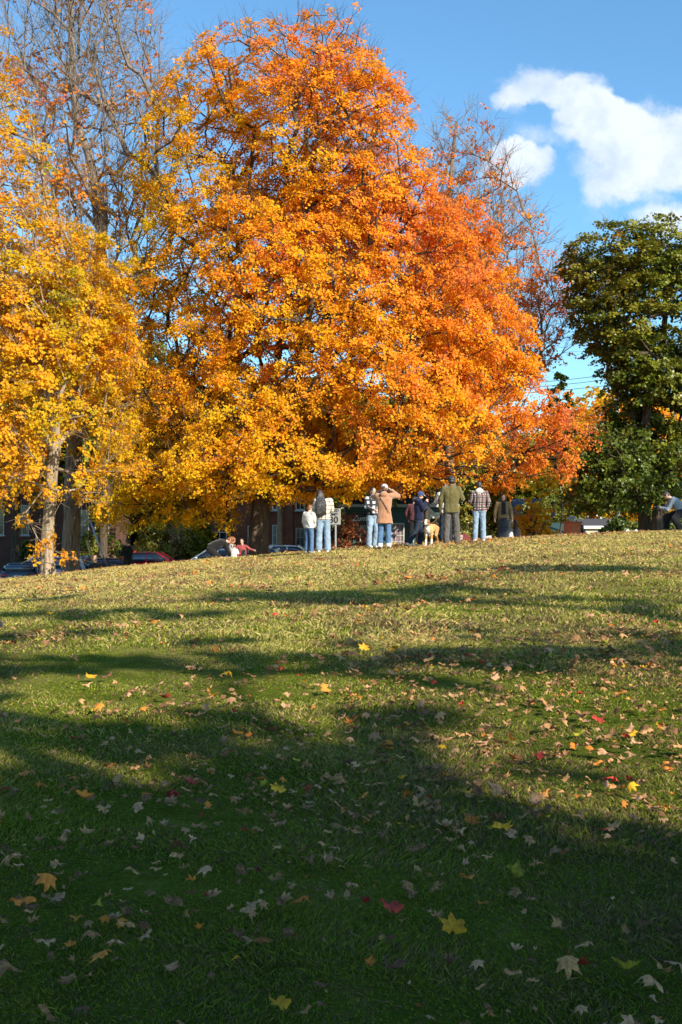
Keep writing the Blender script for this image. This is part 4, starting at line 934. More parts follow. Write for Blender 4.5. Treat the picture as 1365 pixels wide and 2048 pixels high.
car('white car at the far right showing only its curved roof over the crest', WHP, 1318, 50.6, 0, Ht=1.47)
# ------------------------------------------------------------ people
def V3(*a): return Vector(a)
class Blob:
    def __init__(s): s.bm = bmesh.new()
    def ball(s, c, r_, rot=None):
        if isinstance(r_, (int, float)): r_ = (r_,) * 3
        m = Matrix.Translation(Vector(c)) @ (rot.to_4x4() if rot is not None else Matrix.Identity(4)) @ Matrix.Diagonal((r_[0], r_[1], r_[2], 1))
        bmesh.ops.create_icosphere(s.bm, subdivisions=3, radius=1, matrix=m); return s
    def cap(s, a, b, ra, rb, flat=1.0, side=None):
        a, b = Vector(a), Vector(b); d = b - a; L = d.length
        if L < 1e-5: return s
        d.normalize(); sd_ = Vector(side) if side is not None else (Vector((1, 0, 0)) if abs(d.x) < .9 else Vector((0, 1, 0)))
        v = d.cross(sd_).normalized(); u = v.cross(d)
        rg = []; N = 14
        for t_, k_ in ((-1, .05), (-.8, .6), (-.45, .89), (0, 1)): rg.append((a + d * ra * t_, ra * k_))
        rg.append(((a + b) / 2, (ra + rb) / 2))
        for t_, k_ in ((0, 1), (.45, .89), (.8, .6), (1, .05)): rg.append((b + d * rb * t_, rb * k_))
        s._rings([[c + u * math.cos(q) * r_ + v * math.sin(q) * r_ * flat for q in np.linspace(0, 2 * math.pi, N, endpoint=False)] for c, r_ in rg]); return s
    def loft(s, secs, N=20, ex=.85):
        """secs: (centre, side vector, depth vector)"""
        cc, ss = sring(N, ex); s._rings([[Vector(c) + Vector(u) * float(cc[i]) + Vector(v) * float(ss[i]) for i in range(N)] for c, u, v in secs]); return s
    def _rings(s, rg):
        bm = s.bm; vs = [[bm.verts.new(p) for p in r_] for r_ in rg]; n = len(vs[0])
        for i in range(len(vs) - 1):
            for j in range(n): bm.faces.new((vs[i][j], vs[i][(j + 1) % n], vs[i + 1][(j + 1) % n], vs[i + 1][j]))
        bm.faces.new(vs[0]); bm.faces.new(vs[-1][::-1])
    def done(s, name, m, parent, voxel=.012, smooth=3, fold=0.0, fscale=(14, 14, 7), colfn=None):
        bmesh.ops.recalc_face_normals(s.bm, faces=s.bm.faces)
        me = bpy.data.meshes.new(name); s.bm.to_mesh(me); s.bm.free(); o = bpy.data.objects.new(name, me); COL.objects.link(o)
        q = o.modifiers.new('r', 'REMESH'); q.mode = 'VOXEL'; q.voxel_size = voxel; q.use_smooth_shade = True
        if smooth: w_ = o.modifiers.new('s', 'SMOOTH'); w_.iterations = smooth; w_.factor = .5
        bpy.context.view_layer.update(); m2 = bpy.data.meshes.new_from_object(o.evaluated_get(bpy.context.evaluated_depsgraph_get()))
        bpy.data.objects.remove(o); bpy.data.meshes.remove(me)
        if fold:
            sd_ = random.random() * 50; nn_ = [v.normal.copy() for v in m2.vertices]
            for v, n_ in zip(m2.vertices, nn_):
                c = v.co; w_ = noise.noise(Vector((c.x * fscale[0] + sd_, c.y * fscale[1], c.z * fscale[2]))) + .5 * noise.noise(Vector((c.x * 26, c.y * 26 + sd_, c.z * 22)))
                v.co = c + n_ * w_ * fold
        if colfn:
            a = m2.attributes.new('col', 'FLOAT_COLOR', 'POINT')
            for i, v in enumerate(m2.vertices): a.data[i].color = tuple(colfn(v.co)) + (1,)
        for p in m2.polygons: p.use_smooth = True
        m2.materials.clear(); m2.materials.append(m); m2.name = name
        return link(name, m2, parent)

SKIN = mat('light_skin', (.58, .34, .24), .5, var=.06); SKIN_T = mat('tan_skin', (.42, .23, .14), .5, var=.06)
def hairm(n, c):
    m = bpy.data.materials.new(n); m.use_nodes = True; t = NT(m.node_tree); p = m.node_tree.nodes['Principled BSDF']; tcn = t.n('ShaderNodeTexCoord'); mp = t.n('ShaderNodeMapping'); mp.inputs['Scale'].default_value = (60, 60, 4); t.l(tcn.outputs['Object'], mp.inputs[0])
    n_ = t.noise(mp.outputs[0], 1, 4); t.l(t.ramp(n_, [(.35, tuple(v * .5 for v in c)), (.65, tuple(v * 1.5 for v in c))]), p.inputs['Base Color']); p.inputs['Roughness'].default_value = .38
    b = t.n('ShaderNodeBump'); b.inputs['Distance'].default_value = .02; t.l(n_, b.inputs['Height']); t.l(b.outputs[0], p.inputs['Normal']); return m
HB = hairm('black_hair', (.018, .014, .012)); HBR = hairm('brown_hair', (.10, .05, .025)); HR = hairm('auburn_hair', (.20, .08, .03))
def cloth(n, c, var=.12, sheen=.2, bump=.3): return mat(n, c, .9, var=var, vscale=10, bump=bump, bscale=90, spec=.15, sheen=sheen)
def denim(n, c): return mat(n, c, .85, var=.22, vscale=5, bump=.25, bscale=140, spec=.2)
def plaid(n, base, line, px_=.085, wd=.014, second=None, wide=None):
    m = bpy.data.materials.new(n); m.use_nodes = True; t = NT(m.node_tree); p = m.node_tree.nodes['Principled BSDF']; tcn = t.n('ShaderNodeTexCoord'); sp = t.n('ShaderNodeSeparateXYZ'); t.l(tcn.outputs['Object'], sp.inputs[0])
    wob = t.noise(tcn.outputs['Object'], 9, 3); hx = t.m('ADD', t.m('MULTIPLY', sp.outputs[0], .94), t.m('ADD', t.m('MULTIPLY', sp.outputs[1], .5), t.m('MULTIPLY', wob, .03))); hz_ = t.m('ADD', sp.outputs[2], t.m('MULTIPLY', wob, .03))
    def ln(v, per, w_, off=0): return t.m('LESS_THAN', t.m('FRACT', t.m('ADD', t.m('DIVIDE', v, per), off)), w_ / per)
    c = t.mix(0.0, base, base)
    if wide: 
        c = t.mix(t.m('MULTIPLY', ln(hx, px_, px_ * .5), .8), c, wide); c = t.mix(t.m('MULTIPLY', ln(hz_, px_, px_ * .5), .6), c, wide)
    if second: c = t.mix(ln(hx, px_, wd * 1.2, .4), c, second); c = t.mix(ln(hz_, px_, wd * 1.2, .4), c, second)
    c = t.mix(ln(hx, px_, wd), c, line); c = t.mix(ln(hz_, px_, wd), c, line); t.l(c, p.inputs['Base Color']); p.inputs['Roughness'].default_value = .9; p.inputs['Specular IOR Level'].default_value = .15; return m

def hand(b, wrist, fwd, palm_n, s, curl=.5, side=1):
    """palm + five fingers; fwd = hand direction, palm_n = direction the palm faces, side = +1 right hand"""
    f = Vector(fwd).normalized(); n_ = Vector(palm_n); n_ = (n_ - f * n_.dot(f)).normalized(); u = f.cross(n_) * side; w_ = Vector(wrist)
    b.cap(w_, w_ + f * .035 * s, .026 * s, .03 * s, .7, u); b.cap(w_ + f * .03 * s, w_ + f * .078 * s, .036 * s, .038 * s, .48, u)
    for i, (o_, L) in enumerate(((-.030, .070), (-.010, .078), (.010, .074), (.029, .058))):
        a = w_ + f * .085 * s + u * o_ * s; c_ = curl * (.8 + .15 * i); d1 = (f * math.cos(c_) + n_ * math.sin(c_)); p1 = a + d1 * L * .5 * s; d2 = (f * math.cos(c_ * 2.1) + n_ * math.sin(c_ * 2.1)); p2 = p1 + d2 * L * .5 * s
        b.cap(a, p1, .0095 * s, .009 * s); b.cap(p1, p2, .009 * s, .0078 * s)
    a = w_ + f * .03 * s - u * .03 * s; p1 = a + (f * .6 - u * .6 + n_ * .5).normalized() * .035 * s; p2 = p1 + (f * .9 + n_ * .4).normalized() * .032 * s
    b.cap(a, p1, .012 * s, .011 * s); b.cap(p1, p2, .011 * s, .009 * s)

BASEJ = dict(pelvis=(0, 0, .93), waist=(0, 0, 1.06), chest=(0, -.005, 1.30), neck=(0, -.01, 1.47), head=(0, .02, 1.635),
             shR=(.185, -.01, 1.42), elR=(.245, -.03, 1.15), wrR=(.25, .07, .92), shL=(-.185, -.01, 1.42), elL=(-.245, -.03, 1.15), wrL=(-.25, .07, .92),
             hipR=(.09, 0, .90), knR=(.11, .02, .50), anR=(.12, -.01, .09), hipL=(-.09, 0, .90), knL=(-.11, .02, .50), anL=(-.12, -.01, .09))
def person(label, px, Y, rz, Ht, pose=None, skin=SKIN, hair=None, top=None, legs=None, shoe=None, look=0.0, zoff=0.0, female=False, curl=.5, extra=None, group=None, name='person', face=True, tdir=None):
    x = at(px, Y); z = H(x, Y) + .01 + zoff; root = empty(name, (x, Y, z), rz, label, 'person', group); s = Ht / 1.75
    J = {k_: Vector(v) * s for k_, v in {**BASEJ, **(pose or {})}.items()}
    sp = (J['neck'] - J['pelvis']).normalized(); sideS = (J['shR'] - J['shL']).normalized(); sideH = (J['hipR'] - J['hipL']).normalized(); fw = sp.cross(sideS).normalized() * -1
    fw = sideS.cross(sp) * -1; fw = Vector(fw).normalized()
    hu = (J['head'] - J['neck']).normalized(); hf = Matrix.Rotation(look, 3, hu) @ fw; hf = (hf - hu * hf.dot(hu)).normalized(); hr = hf.cross(hu).normalized()
    HM = Matrix((hr, hf, hu)).transposed()     # columns: right, forward, up
    h = J['head']
    b = Blob()
    b.ball(h + hu * .015 * s, (.075 * s, .094 * s, .105 * s), HM); b.ball(h - hu * .055 * s + hf * .025 * s, (.055 * s, .062 * s, .06 * s), HM); b.ball(h - hu * .095 * s + hf * .055 * s, (.028 * s, .026 * s, .022 * s), HM)
    b.cap(h - hu * .02 * s + hf * .085 * s, h - hu * .04 * s + hf * .105 * s, .010 * s, .014 * s)
    for q in (-1, 1): b.ball(h + hr * q * .077 * s - hu * .01 * s, (.012 * s, .022 * s, .032 * s), HM)
    b.cap(h - hu * .05 * s - hf * .01 * s, J['neck'] - sp * .03 * s, .052 * s, .060 * s)
    sw = .82 if female else 1
    secs = [(J['pelvis'] - sp * .05 * s, .13, .09), (J['pelvis'] + sp * .02 * s, .155, .105), (J['waist'], .125 if female else .14, .09), (J['chest'], .155 * sw + .01, .105), (J['chest'] + (J['neck'] - J['chest']) * .55, .165 * sw, .09), (J['neck'] + sp * .0, .06, .06)]
    b.loft([(c, (sideH if i < 3 else sideS) * w_ * s, fw * d_ * s) for i, (c, w_, d_) in enumerate(secs)])
    for q in 'RL':
        b.cap(J['sh' + q], J['el' + q], .050 * s, .040 * s); b.cap(J['el' + q], J['wr' + q], .040 * s, .026 * s); b.cap(J['chest'] + (J['neck'] - J['chest']) * .6, J['sh' + q], .06 * s, .05 * s)
        b.cap(J['hip' + q], J['kn' + q], .082 * s, .055 * s); b.cap(J['kn' + q], J['an' + q], .055 * s, .036 * s)
        fd = (J['wr' + q] - J['el' + q]).normalized(); pn = (-sideS if q == 'R' else sideS) * .8 + fw * .2 if abs(fd.dot(sideS)) < .85 else fw
        hand(b, J['wr' + q], fd, pn, s, curl, 1 if q == 'R' else -1)
        kf = fw.copy(); kf.z = 0; kf = kf.normalized() if kf.length > .2 else Vector((0, 1, 0)); T = (pose or {}).get('toe' + q); kf = Vector(T).normalized() if T else kf
        b.cap(J['an' + q] - Vector((0, 0, .04 * s)) - kf * .03 * s, J['an' + q] + kf * .13 * s - Vector((0, 0, .055 * s)), .032 * s, .026 * s)
        if shoe:
            sb = Blob(); a = J['an' + q]; sb.cap(a + Vector((0, 0, .01 * s)), a - Vector((0, 0, .03 * s)), .048 * s, .05 * s); sb.cap(a - Vector((0, 0, .045 * s)) - kf * .035 * s, a + kf * .15 * s - Vector((0, 0, .052 * s)), .044 * s, .040 * s, .8, Vector((-kf.y, kf.x, 0)))
            sb.done('shoe', shoe, root, .010, 2)
    b.done('body', skin, root, .0085, 2)
    if face:
        for q in (-1, 1):
            e = Blob(); e.ball(h + hr * q * .031 * s + hf * .083 * s + hu * .012 * s, (.014 * s, .010 * s, .008 * s), HM); e.done('eye', BLACK, root, .004, 1)
        e = Blob(); e.ball(h - hu * .068 * s + hf * .086 * s, (.024 * s, .010 * s, .007 * s), HM); e.done('mouth', mat('lips', (.38, .12, .10), .5), root, .005, 1)
    # hair
    if hair:
        st, hm = hair; hb = Blob(); hb.ball(h + hu * .028 * s - hf * .014 * s, (.087 * s, .100 * s, .102 * s), HM)
        if st == 'short': hb.ball(h - hf * .035 * s - hu * .02 * s, (.078 * s, .072 * s, .085 * s), HM)
        if st in ('long', 'bob', 'verylong'):
            Ld = {'bob': .16, 'long': .34, 'verylong': .58}[st] * s; dn = Vector((0, 0, -1)); bk = -hf * (1.25 if st == 'verylong' else 1)
            hb.ball(h - hf * .03 * s - hu * .03 * s, (.09 * s, .085 * s, .10 * s), HM)
            a = h + bk * .045 * s; hb.loft([(a, hr * .088 * s, hf * .06 * s), (a + dn * .12 * s + bk * .02 * s, hr * .115 * s, hf * .06 * s), (a + dn * (Ld * .55 + .05 * s) + bk * .115 * s, hr * .165 * s, hf * .055 * s), (a + dn * (Ld + .02 * s) + bk * .135 * s, hr * .15 * s, hf * .04 * s), (a + dn * (Ld + .10 * s) + bk * .13 * s, hr * .08 * s, hf * .025 * s)])
            for i in range(9):
                o_ = (i - 4) / 4 * .11 * s; hb.cap(a + hr * o_ * .8 + dn * .1 * s + bk * .03 * s, a + hr * (o_ * 1.2 + random.uniform(-.02, .02)) + dn * (Ld * random.uniform(.85, 1.25)) + bk * .145 * s, .03 * s, .013 * s)
            for q in (-1, 1): hb.cap(h + hr * q * .08 * s - hf * .01 * s, h + hr * q * .10 * s - hf * .02 * s + dn * min(Ld, .28 * s), .030 * s, .022 * s)
        # open the face side by keeping hair behind it
        ho = hb.done('hair', hm, root, .010, 2, fold=.008, fscale=(50, 50, 5))
    # upper garment
    def torso(bl, hem, wid=1.0, dep=1.0, flare_=1.0, neck=.072):
        hemp = J['pelvis'] - sp * hem * s
        S = [(hemp, .175 * flare_, .125 * flare_), (hemp.lerp(J['waist'], .35), .178 * (flare_ * .6 + .4), .125), (J['waist'], .160, .115), (J['chest'] - sp * .06 * s, .182 * sw + .008, .128), (J['chest'] + sp * .06 * s, .190 * sw + .006, .122), (J['neck'] - sp * .05 * s, .135, .095), (J['neck'] + sp * .015 * s, neck, neck)]
        bl.loft([(c, (sideH if i < 2 else sideS) * w_ * wid * s, fw * d_ * dep * s) for i, (c, w_, d_) in enumerate(S)])
    if top:
        tb = Blob(); torso(tb, top.get('hem', .08), top.get('wid', 1.0), top.get('dep', 1.0), top.get('flare', 1.0))
        ar = top.get('arm', 1.0)
        for q in 'RL':
            tb.cap(J['sh' + q], J['el' + q], .070 * s * ar, .056 * s * ar); tb.cap(J['el' + q], J['el' + q].lerp(J['wr' + q], .94), .056 * s * ar, .042 * s * ar); tb.cap(J['chest'].lerp(J['neck'], .55), J['sh' + q], .085 * s, .068 * s * ar)
        if top.get('collar'): tb.cap(J['neck'], J['neck'] + sp * .03 * s, .075 * s, .066 * s)
        tb.done(top.get('name', 'jacket'), top['mat'], root, .012, 3, fold=top.get('fold', .010) * s)
        if top.get('hood'):
            hb = Blob(); c = J['neck'] - fw * .07 * s; hb.ball(c + sp * .005 * s, (.125 * s, .075 * s, .075 * s)); hb.cap(c - sp * .02 * s, c - sp * .13 * s - fw * .03 * s, .085 * s, .025 * s, .6, sideS); hb.cap(J['neck'] + fw * .03 * s, J['neck'] - fw * .02 * s + sp * .03 * s, .085 * s, .085 * s)
            hb.done('hood', top['hood'], root, .011, 3, fold=.008)
    if legs:
        lb = Blob(); r1, r2, r3 = legs.get('r', (.098, .076, .070)); tp = J['pelvis'] + sp * .07 * s
        if legs.get('skirt'):
            bt = (J['anR'] + J['anL']) / 2 + Vector((0, 0, legs.get('len', .10) * s)); lb.loft([(bt, sideH * .24 * s, fw * .20 * s), (bt.lerp(tp, .4), sideH * .21 * s, fw * .17 * s), (bt.lerp(tp, .8), sideH * .18 * s, fw * .13 * s), (tp, sideH * .14 * s, fw * .10 * s)])
        else:
            lb.loft([(J['pelvis'] - sp * .07 * s, sideH * .13 * s, fw * .09 * s), (J['pelvis'], sideH * .165 * s, fw * .118 * s), (tp, sideH * .148 * s, fw * .104 * s)])
            for q in 'RL':
                hp_, kn, an = J['hip' + q], J['kn' + q], J['an' + q]; an = an + (kn - an) * legs.get('crop', .0); up = (kn - an).normalized(); sd2 = sideH
                lb.cap(hp_, kn, r1 * s, r2 * s); f2 = sd2.cross(up).normalized(); s2 = up.cross(f2)
                lb.loft([(an - up * .02 * s, s2 * r3 * s, f2 * r3 * s), (an.lerp(kn, .35), s2 * (r3 * .6 + r2 * .4) * s, f2 * (r3 * .6 + r2 * .4) * s), (an.lerp(kn, .8), s2 * r2 * s, f2 * r2 * s), (kn + up * .03 * s, s2 * r2 * s, f2 * r2 * s)], N=14, ex=1)
        lb.done(legs.get('name', 'jeans'), legs['mat'], root, .012, 3, fold=legs.get('fold', .010) * s, fscale=(16, 16, 11))
    if extra: extra(root, J, s, dict(h=h, hu=hu, hf=hf, hr=hr, HM=HM, fw=fw, sp=sp, side=sideS))
    return root, J, s

# materials
JL = denim('light_blue_denim', (.20, .275, .36)); JM = denim('mid_blue_denim', (.075, .14, .25)); JD = denim('dark_denim', (.018, .026, .045)); JP = denim('pale_denim', (.23, .31, .40))
CRM = plaid('cream_check_cloth', (.58, .52, .43), (.06, .05, .05), .105, .013); FLAN = plaid('black_white_flannel', (.56, .51, .47), (.04, .025, .03), .135, .022, second=(.12, .05, .05), wide=(.07, .055, .055))
GRY = plaid('grey_black_knit', (.42, .42, .44), (.03, .03, .035), .13, .05)
SHOE_B = mat('black_shoe', (.02, .02, .02), .5); SHOE_W = mat('white_sneaker', (.7, .7, .7), .6); SHOE_BR = mat('brown_shoe', (.18, .10, .05), .6)

# 1 woman in cream checked jacket, long black hair
person('woman with very long black hair in cream checked jacket and light jeans, from behind', 647, 30.2, R(4), 1.70,
       dict(head=(-.09, .03, 1.605), neck=(-.045, -.01, 1.46), elR=(.24, .05, 1.17), wrR=(.14, .27, 1.12), elL=(-.25, .05, 1.17), wrL=(-.12, .27, 1.12)), hair=('verylong', HB), female=True,
       top=dict(mat=CRM, hem=.02, wid=1.10, dep=1.1, arm=1.22, name='jacket'), legs=dict(mat=JL, r=(.105, .088, .094)), shoe=SHOE_W, look=R(10))
# 2 child in white top
def strap_extra(m, w=.02):
    def f(root, J, s, K):
        n_ = 18; P_ = []
        for t_ in np.linspace(0, 1, n_):
            a = K['side'] * (-.13 + .30 * t_) * s; c = J['neck'].lerp(J['pelvis'], .08 + .85 * t_); P_.append(c + a * .95 - K['fw'] * (.138 + .012 * math.sin(t_ * 3.1)) * s)
        b = Blob()
        for p_, q_ in zip(P_[:-1], P_[1:]): b.cap(p_, q_, w * s, w * s, .5, K['side'])
        b.done('strap', m, root, .008, 1)
    return f
DKC = cloth('dark_strap', (.03, .025, .03)); WHT = cloth('white_fleece', (.60, .57, .52)); 
person('child in a white fleece top and blue jeans, left of the long haired woman', 619, 31.3, R(-42), 1.34, dict(elR=(.23, .06, 1.16), wrR=(.17, .16, .98), head=(.01, .04, 1.62)), hair=('short', HR),
       top=dict(mat=WHT, hem=.02, wid=1.16, dep=1.25, arm=1.35, name='fleece_top'), legs=dict(mat=JM, r=(.10, .08, .08)), shoe=SHOE_W, look=R(-30), extra=strap_extra(cloth('grey_strap', (.3, .3, .3))))
# 3 woman facing the camera in grey black jacket
person('woman in grey and black knit jacket facing the camera behind the brown coat', 746, 31.2, R(206), 1.66, dict(elR=(.25, .06, 1.16), wrR=(.10, .24, 1.10), knL=(-.09, .06, .5), anL=(-.07, -.06, .09)), hair=('bob', HB), female=True,
       top=dict(mat=GRY, hem=.0, wid=1.05, arm=1.1, name='knit_jacket'), legs=dict(mat=JP, r=(.10, .078, .082)), shoe=SHOE_W)
# 4 brown coat, arms raised
def cap_extra(m, brim, yaw=0.0, bm_=None, band=None):
    def f(root, J, s, K):
        b = Blob(); b.ball(K['h'] + K['hu'] * .045 * s - K['hf'] * .005 * s, (.094 * s, .106 * s, .090 * s), K['HM'])
        if band: b.ball(K['h'] + K['hu'] * .01 * s - K['hf'] * .02 * s, (.096 * s, .10 * s, .075 * s), K['HM'])
        c = b.done('cap', m, root, .009, 2)
        if brim:
            d = Matrix.Rotation(yaw, 3, K['hu']) @ K['hf']; r2 = d.cross(K['hu']); bb_ = Blob(); a = K['h'] + K['hu'] * .045 * s + d * .07 * s; bb_.loft([(a, r2 * .085 * s, K['hu'] * .012 * s), (a + d * .06 * s, r2 * .08 * s, K['hu'] * .010 * s), (a + d * .105 * s - K['hu'] * .012 * s, r2 * .045 * s, K['hu'] * .008 * s)])
            bb_.done('brim', bm_ or m, c, .007, 1)
    return f
def coat4(root, J, s, K):
    cap_extra(cloth('pale_blue_knit', (.58, .62, .72)), False)(root, J, s, K); strap_extra(DKC, .013)(root, J, s, K)
    for q in 'RL':
        b = Blob(); a = J['an' + q]; up = (J['kn' + q] - a).normalized(); b.cap(a + up * .0 * s, a + up * .035 * s, .083 * s, .083 * s); b.done('cuff', WHT, root, .01, 1)
COAT = cloth('tan_teddy_coat', (.36, .175, .095), .15, .5, .6)
person('person in long tan coat and pale knit cap raising both arms', 769, 30.0, R(-8), 1.69,
       dict(shR=(.19, .02, 1.44), elR=(.37, .14, 1.44), wrR=(.17, .22, 1.60), shL=(-.19, .02, 1.44), elL=(-.34, .20, 1.42), wrL=(-.12, .26, 1.58), knL=(-.10, .03, .5), anL=(-.12, .0, .09)), hair=('short', HBR),
       top=dict(mat=COAT, hem=.24, wid=1.10, dep=1.15, arm=1.2, flare=1.18, name='coat', hood=COAT), legs=dict(mat=JM, r=(.10, .082, .078)), shoe=SHOE_B, extra=coat4, face=False)
ph = empty('phone', tuple(Vector((at(769, 30), 30, H(at(769, 30), 30))) + Vector((.06, .33, 1.56))), R(-8), 'dark phone held up in front of the face of the person in the tan coat', 'phone')
box_obj('case', (0, 0, 0), (.15, .012, .075), BLACK, ph, bevel=.004); box_obj('screen', (0, -.0075, 0), (.135, .002, .066), GLASS, ph)
# 5 child in navy hoodie striding, navy/white cap
NAV = cloth('navy_fleece', (.009, .012, .038)); 
person('child in navy hoodie and white brimmed cap, in profile beside the dog', 838, 30.3, R(-80), 1.47,
       dict(pelvis=(0, 0, .91), elR=(.22, .10, 1.20), wrR=(.10, .22, 1.42), elL=(-.22, .10, 1.20), wrL=(-.08, .22, 1.40), knR=(.10, -.10, .52), anR=(.12, -.36, .13), toeR=(0, 1, -.1), knL=(-.10, .09, .5), anL=(-.11, .06, .09), head=(0, .06, 1.63)), hair=('short', HBR),
       top=dict(mat=NAV, hem=.06, wid=1.1, dep=1.2, arm=1.25, name='hoodie', hood=NAV), legs=dict(mat=JD, r=(.10, .082, .085)), shoe=SHOE_W, extra=cap_extra(cloth('navy_cap_cloth', (.04, .06, .15)), True, 0, WHT, True))
person('person in a maroon jacket standing behind the child in the navy hoodie', 829, 33.2, R(-20), 1.40, dict(elL=(-.30, .0, 1.15)), hair=('short', HB), top=dict(mat=cloth('maroon_cloth', (.12, .035, .04)), hem=.04, wid=1.0, name='jacket'), legs=dict(mat=cloth('black_trousers', (.012, .012, .015)), name='trousers'), shoe=SHOE_B)
# 6 man in olive shirt
OLV = cloth('olive_shirt_cloth', (.105, .088, .032)); GP = cloth('grey_trouser_cloth', (.085, .078, .07), .2)
person('tall man in an olive shirt and grey trousers, seen from behind, holding the dog leash', 903, 30.0, R(-3), 1.83,
       dict(elL=(-.265, -.02, 1.15), wrL=(-.27, .05, .90), elR=(.285, .0, 1.17), wrR=(.14, .24, 1.10), knL=(-.12, .02, .5), anL=(-.13, 0, .09), knR=(.13, .02, .5), anR=(.15, -.01, .09)), skin=SKIN_T, hair=('short', HB),
       top=dict(mat=OLV, hem=.10, wid=1.14, dep=1.15, arm=1.12, flare=1.05, name='shirt', collar=True, fold=.013), legs=dict(mat=GP, r=(.108, .085, .080), name='trousers', fold=.014), shoe=SHOE_BR, look=R(25), extra=cap_extra(mat('dark_cap_cloth', (.03, .028, .028), .8), True, R(50)), face=False)
person('person in white shirt mostly hidden behind the man in olive', 892, 33.6, R(-8), 1.72, dict(elL=(-.30, .12, 1.22), wrL=(-.22, .30, 1.30)), hair=('short', HBR), top=dict(mat=WHT, hem=.06, wid=1.0, arm=1.25, name='shirt'), legs=dict(mat=JD, name='trousers'), shoe=SHOE_B)
# 8 flannel man with white hood
person('young man in black and white flannel shirt with white hood', 959, 31.8, R(-4), 1.67, dict(elR=(.275, -.04, 1.17), wrR=(.22, .05, .95), elL=(-.265, .0, 1.17), wrL=(-.14, .18, 1.05)), hair=('short', HB), skin=SKIN_T,
       top=dict(mat=FLAN, hem=.02, wid=1.08, dep=1.1, arm=1.15, name='flannel_shirt', hood=WHT), legs=dict(mat=JL, r=(.105, .082, .078)), shoe=SHOE_W, face=False, look=R(-15))
# 9 woman with scarf, long skirt
def scarf(root, J, s, K):
    b = Blob(); b.cap(J['neck'] - K['sp'] * .02 * s, J['neck'] + K['sp'] * .05 * s, .085 * s, .07 * s); b.loft([(J['neck'] + K['fw'] * .09 * s, K['side'] * .07 * s, K['fw'] * .03 * s), (J['chest'] + K['fw'] * .12 * s, K['side'] * .075 * s, K['fw'] * .03 * s), (J['waist'] + K['fw'] * .14 * s, K['side'] * .085 * s, K['fw'] * .025 * s)])
    b.done('scarf', cloth('black_scarf', (.02, .018, .02)), root, .012, 2, fold=.01)
person('smiling woman in tan jacket and long dark skirt, facing the camera in the shade', 1007, 36.6, R(178), 1.66, dict(elR=(.27, -.0, 1.16), wrR=(.29, .05, .92), elL=(-.27, 0, 1.16), wrL=(-.29, .05, .92)), hair=('long', HB), female=True,
       top=dict(mat=cloth('tan_jacket_cloth', (.20, .145, .07)), hem=.0, wid=1.12, arm=1.15, name='jacket'), legs=dict(mat=cloth('charcoal_skirt', (.028, .034, .045)), skirt=True, name='skirt'), shoe=SHOE_B, extra=scarf)
def lump(name, label, cat, px, Y, parts, m, zadd=0, fold=.02, group=None):
    x = at(px, Y); b = Blob()
    for c, r_ in parts: b.ball(c, r_)
    o = b.done(name, m, None, .014, 3, fold=fold, fscale=(7, 7, 7)); o.location = (x, Y, H(x, Y) + zadd); return tag(o, label, cat, group)
BAGC = cloth('black_bag_cloth', (.015, .015, .018))
lump('shoulder_bag', 'large black shoulder bag standing at the right side of the woman in the skirt', 'bag', 1034, 36.6, [((0, 0, .28), (.14, .16, .28)), ((-.05, 0, .62), (.06, .06, .22)), ((.06, 0, .15), (.17, .14, .16))], BAGC)
lump('paper_bag', 'small pale grey bag on the grass between the skirt and the black bag', 'bag', 1022, 35.8, [((0, 0, .14), (.09, .08, .16)), ((.02, 0, .26), (.06, .06, .08))], cloth('pale_bag', (.45, .46, .50)))
lump('camera_bag', 'black bag cut off by the left edge of the photo on the sunny lawn', 'bag', -6, 13.6, [((-.02, 0, .05), (.10, .08, .07)), ((.0, 0, .1), (.05, .05, .04))], BAGC, fold=.008)
# 10 crouching photographer at the right edge
def tied(root, J, s, K): pass
person('photographer in a pale grey blue sweater crouching with a camera at the right edge', 1353, 34.0, R(84), 1.66,
       dict(pelvis=(0, -.12, .58), waist=(0, -.10, .70), chest=(0, .02, .88), neck=(0, .16, 1.02), head=(0, .31, 1.12), shR=(.18, .13, .96), shL=(-.18, .13, .96), elR=(.24, .30, .66), wrR=(.09, .50, .72), elL=(-.24, .30, .66), wrL=(-.07, .52, .72),
            hipR=(.12, -.12, .55), knR=(.20, .26, .42), anR=(.18, .27, .09), hipL=(-.12, -.12, .55), knL=(-.20, .08, .36), anL=(-.2, -.06, .09)), hair=('short', HB),
       top=dict(mat=cloth('pale_blue_grey_knit', (.25, .29, .33)), hem=.03, wid=1.12, dep=1.25, arm=1.15, name='sweater', fold=.014), legs=dict(mat=cloth('black_trouser_cloth', (.012, .012, .014)), name='trousers', r=(.15, .12, .10)), shoe=SHOE_B, face=False)
def camera_at(px, Y, zc, label, yaw):
    x = at(px, Y); r0 = empty('camera', (x, Y, zc), yaw, label, 'camera'); box_obj('camera_body', (0, 0, 0), (.13, .06, .085), BLACK, r0, bevel=.01)
    bm = bmesh.new(); bar(bm, (0, .03, 0), (0, .12, 0), .033, 16); mesh_bm('lens', bm, PLASTIC, r0); box_obj('viewfinder', (0, 0, .05), (.04, .05, .025), BLACK, r0, bevel=.005)
camera_at(1352 - 36, 34.0, H(at(1352, 34), 34) + .71, 'black camera held low by the crouching photographer', R(84))
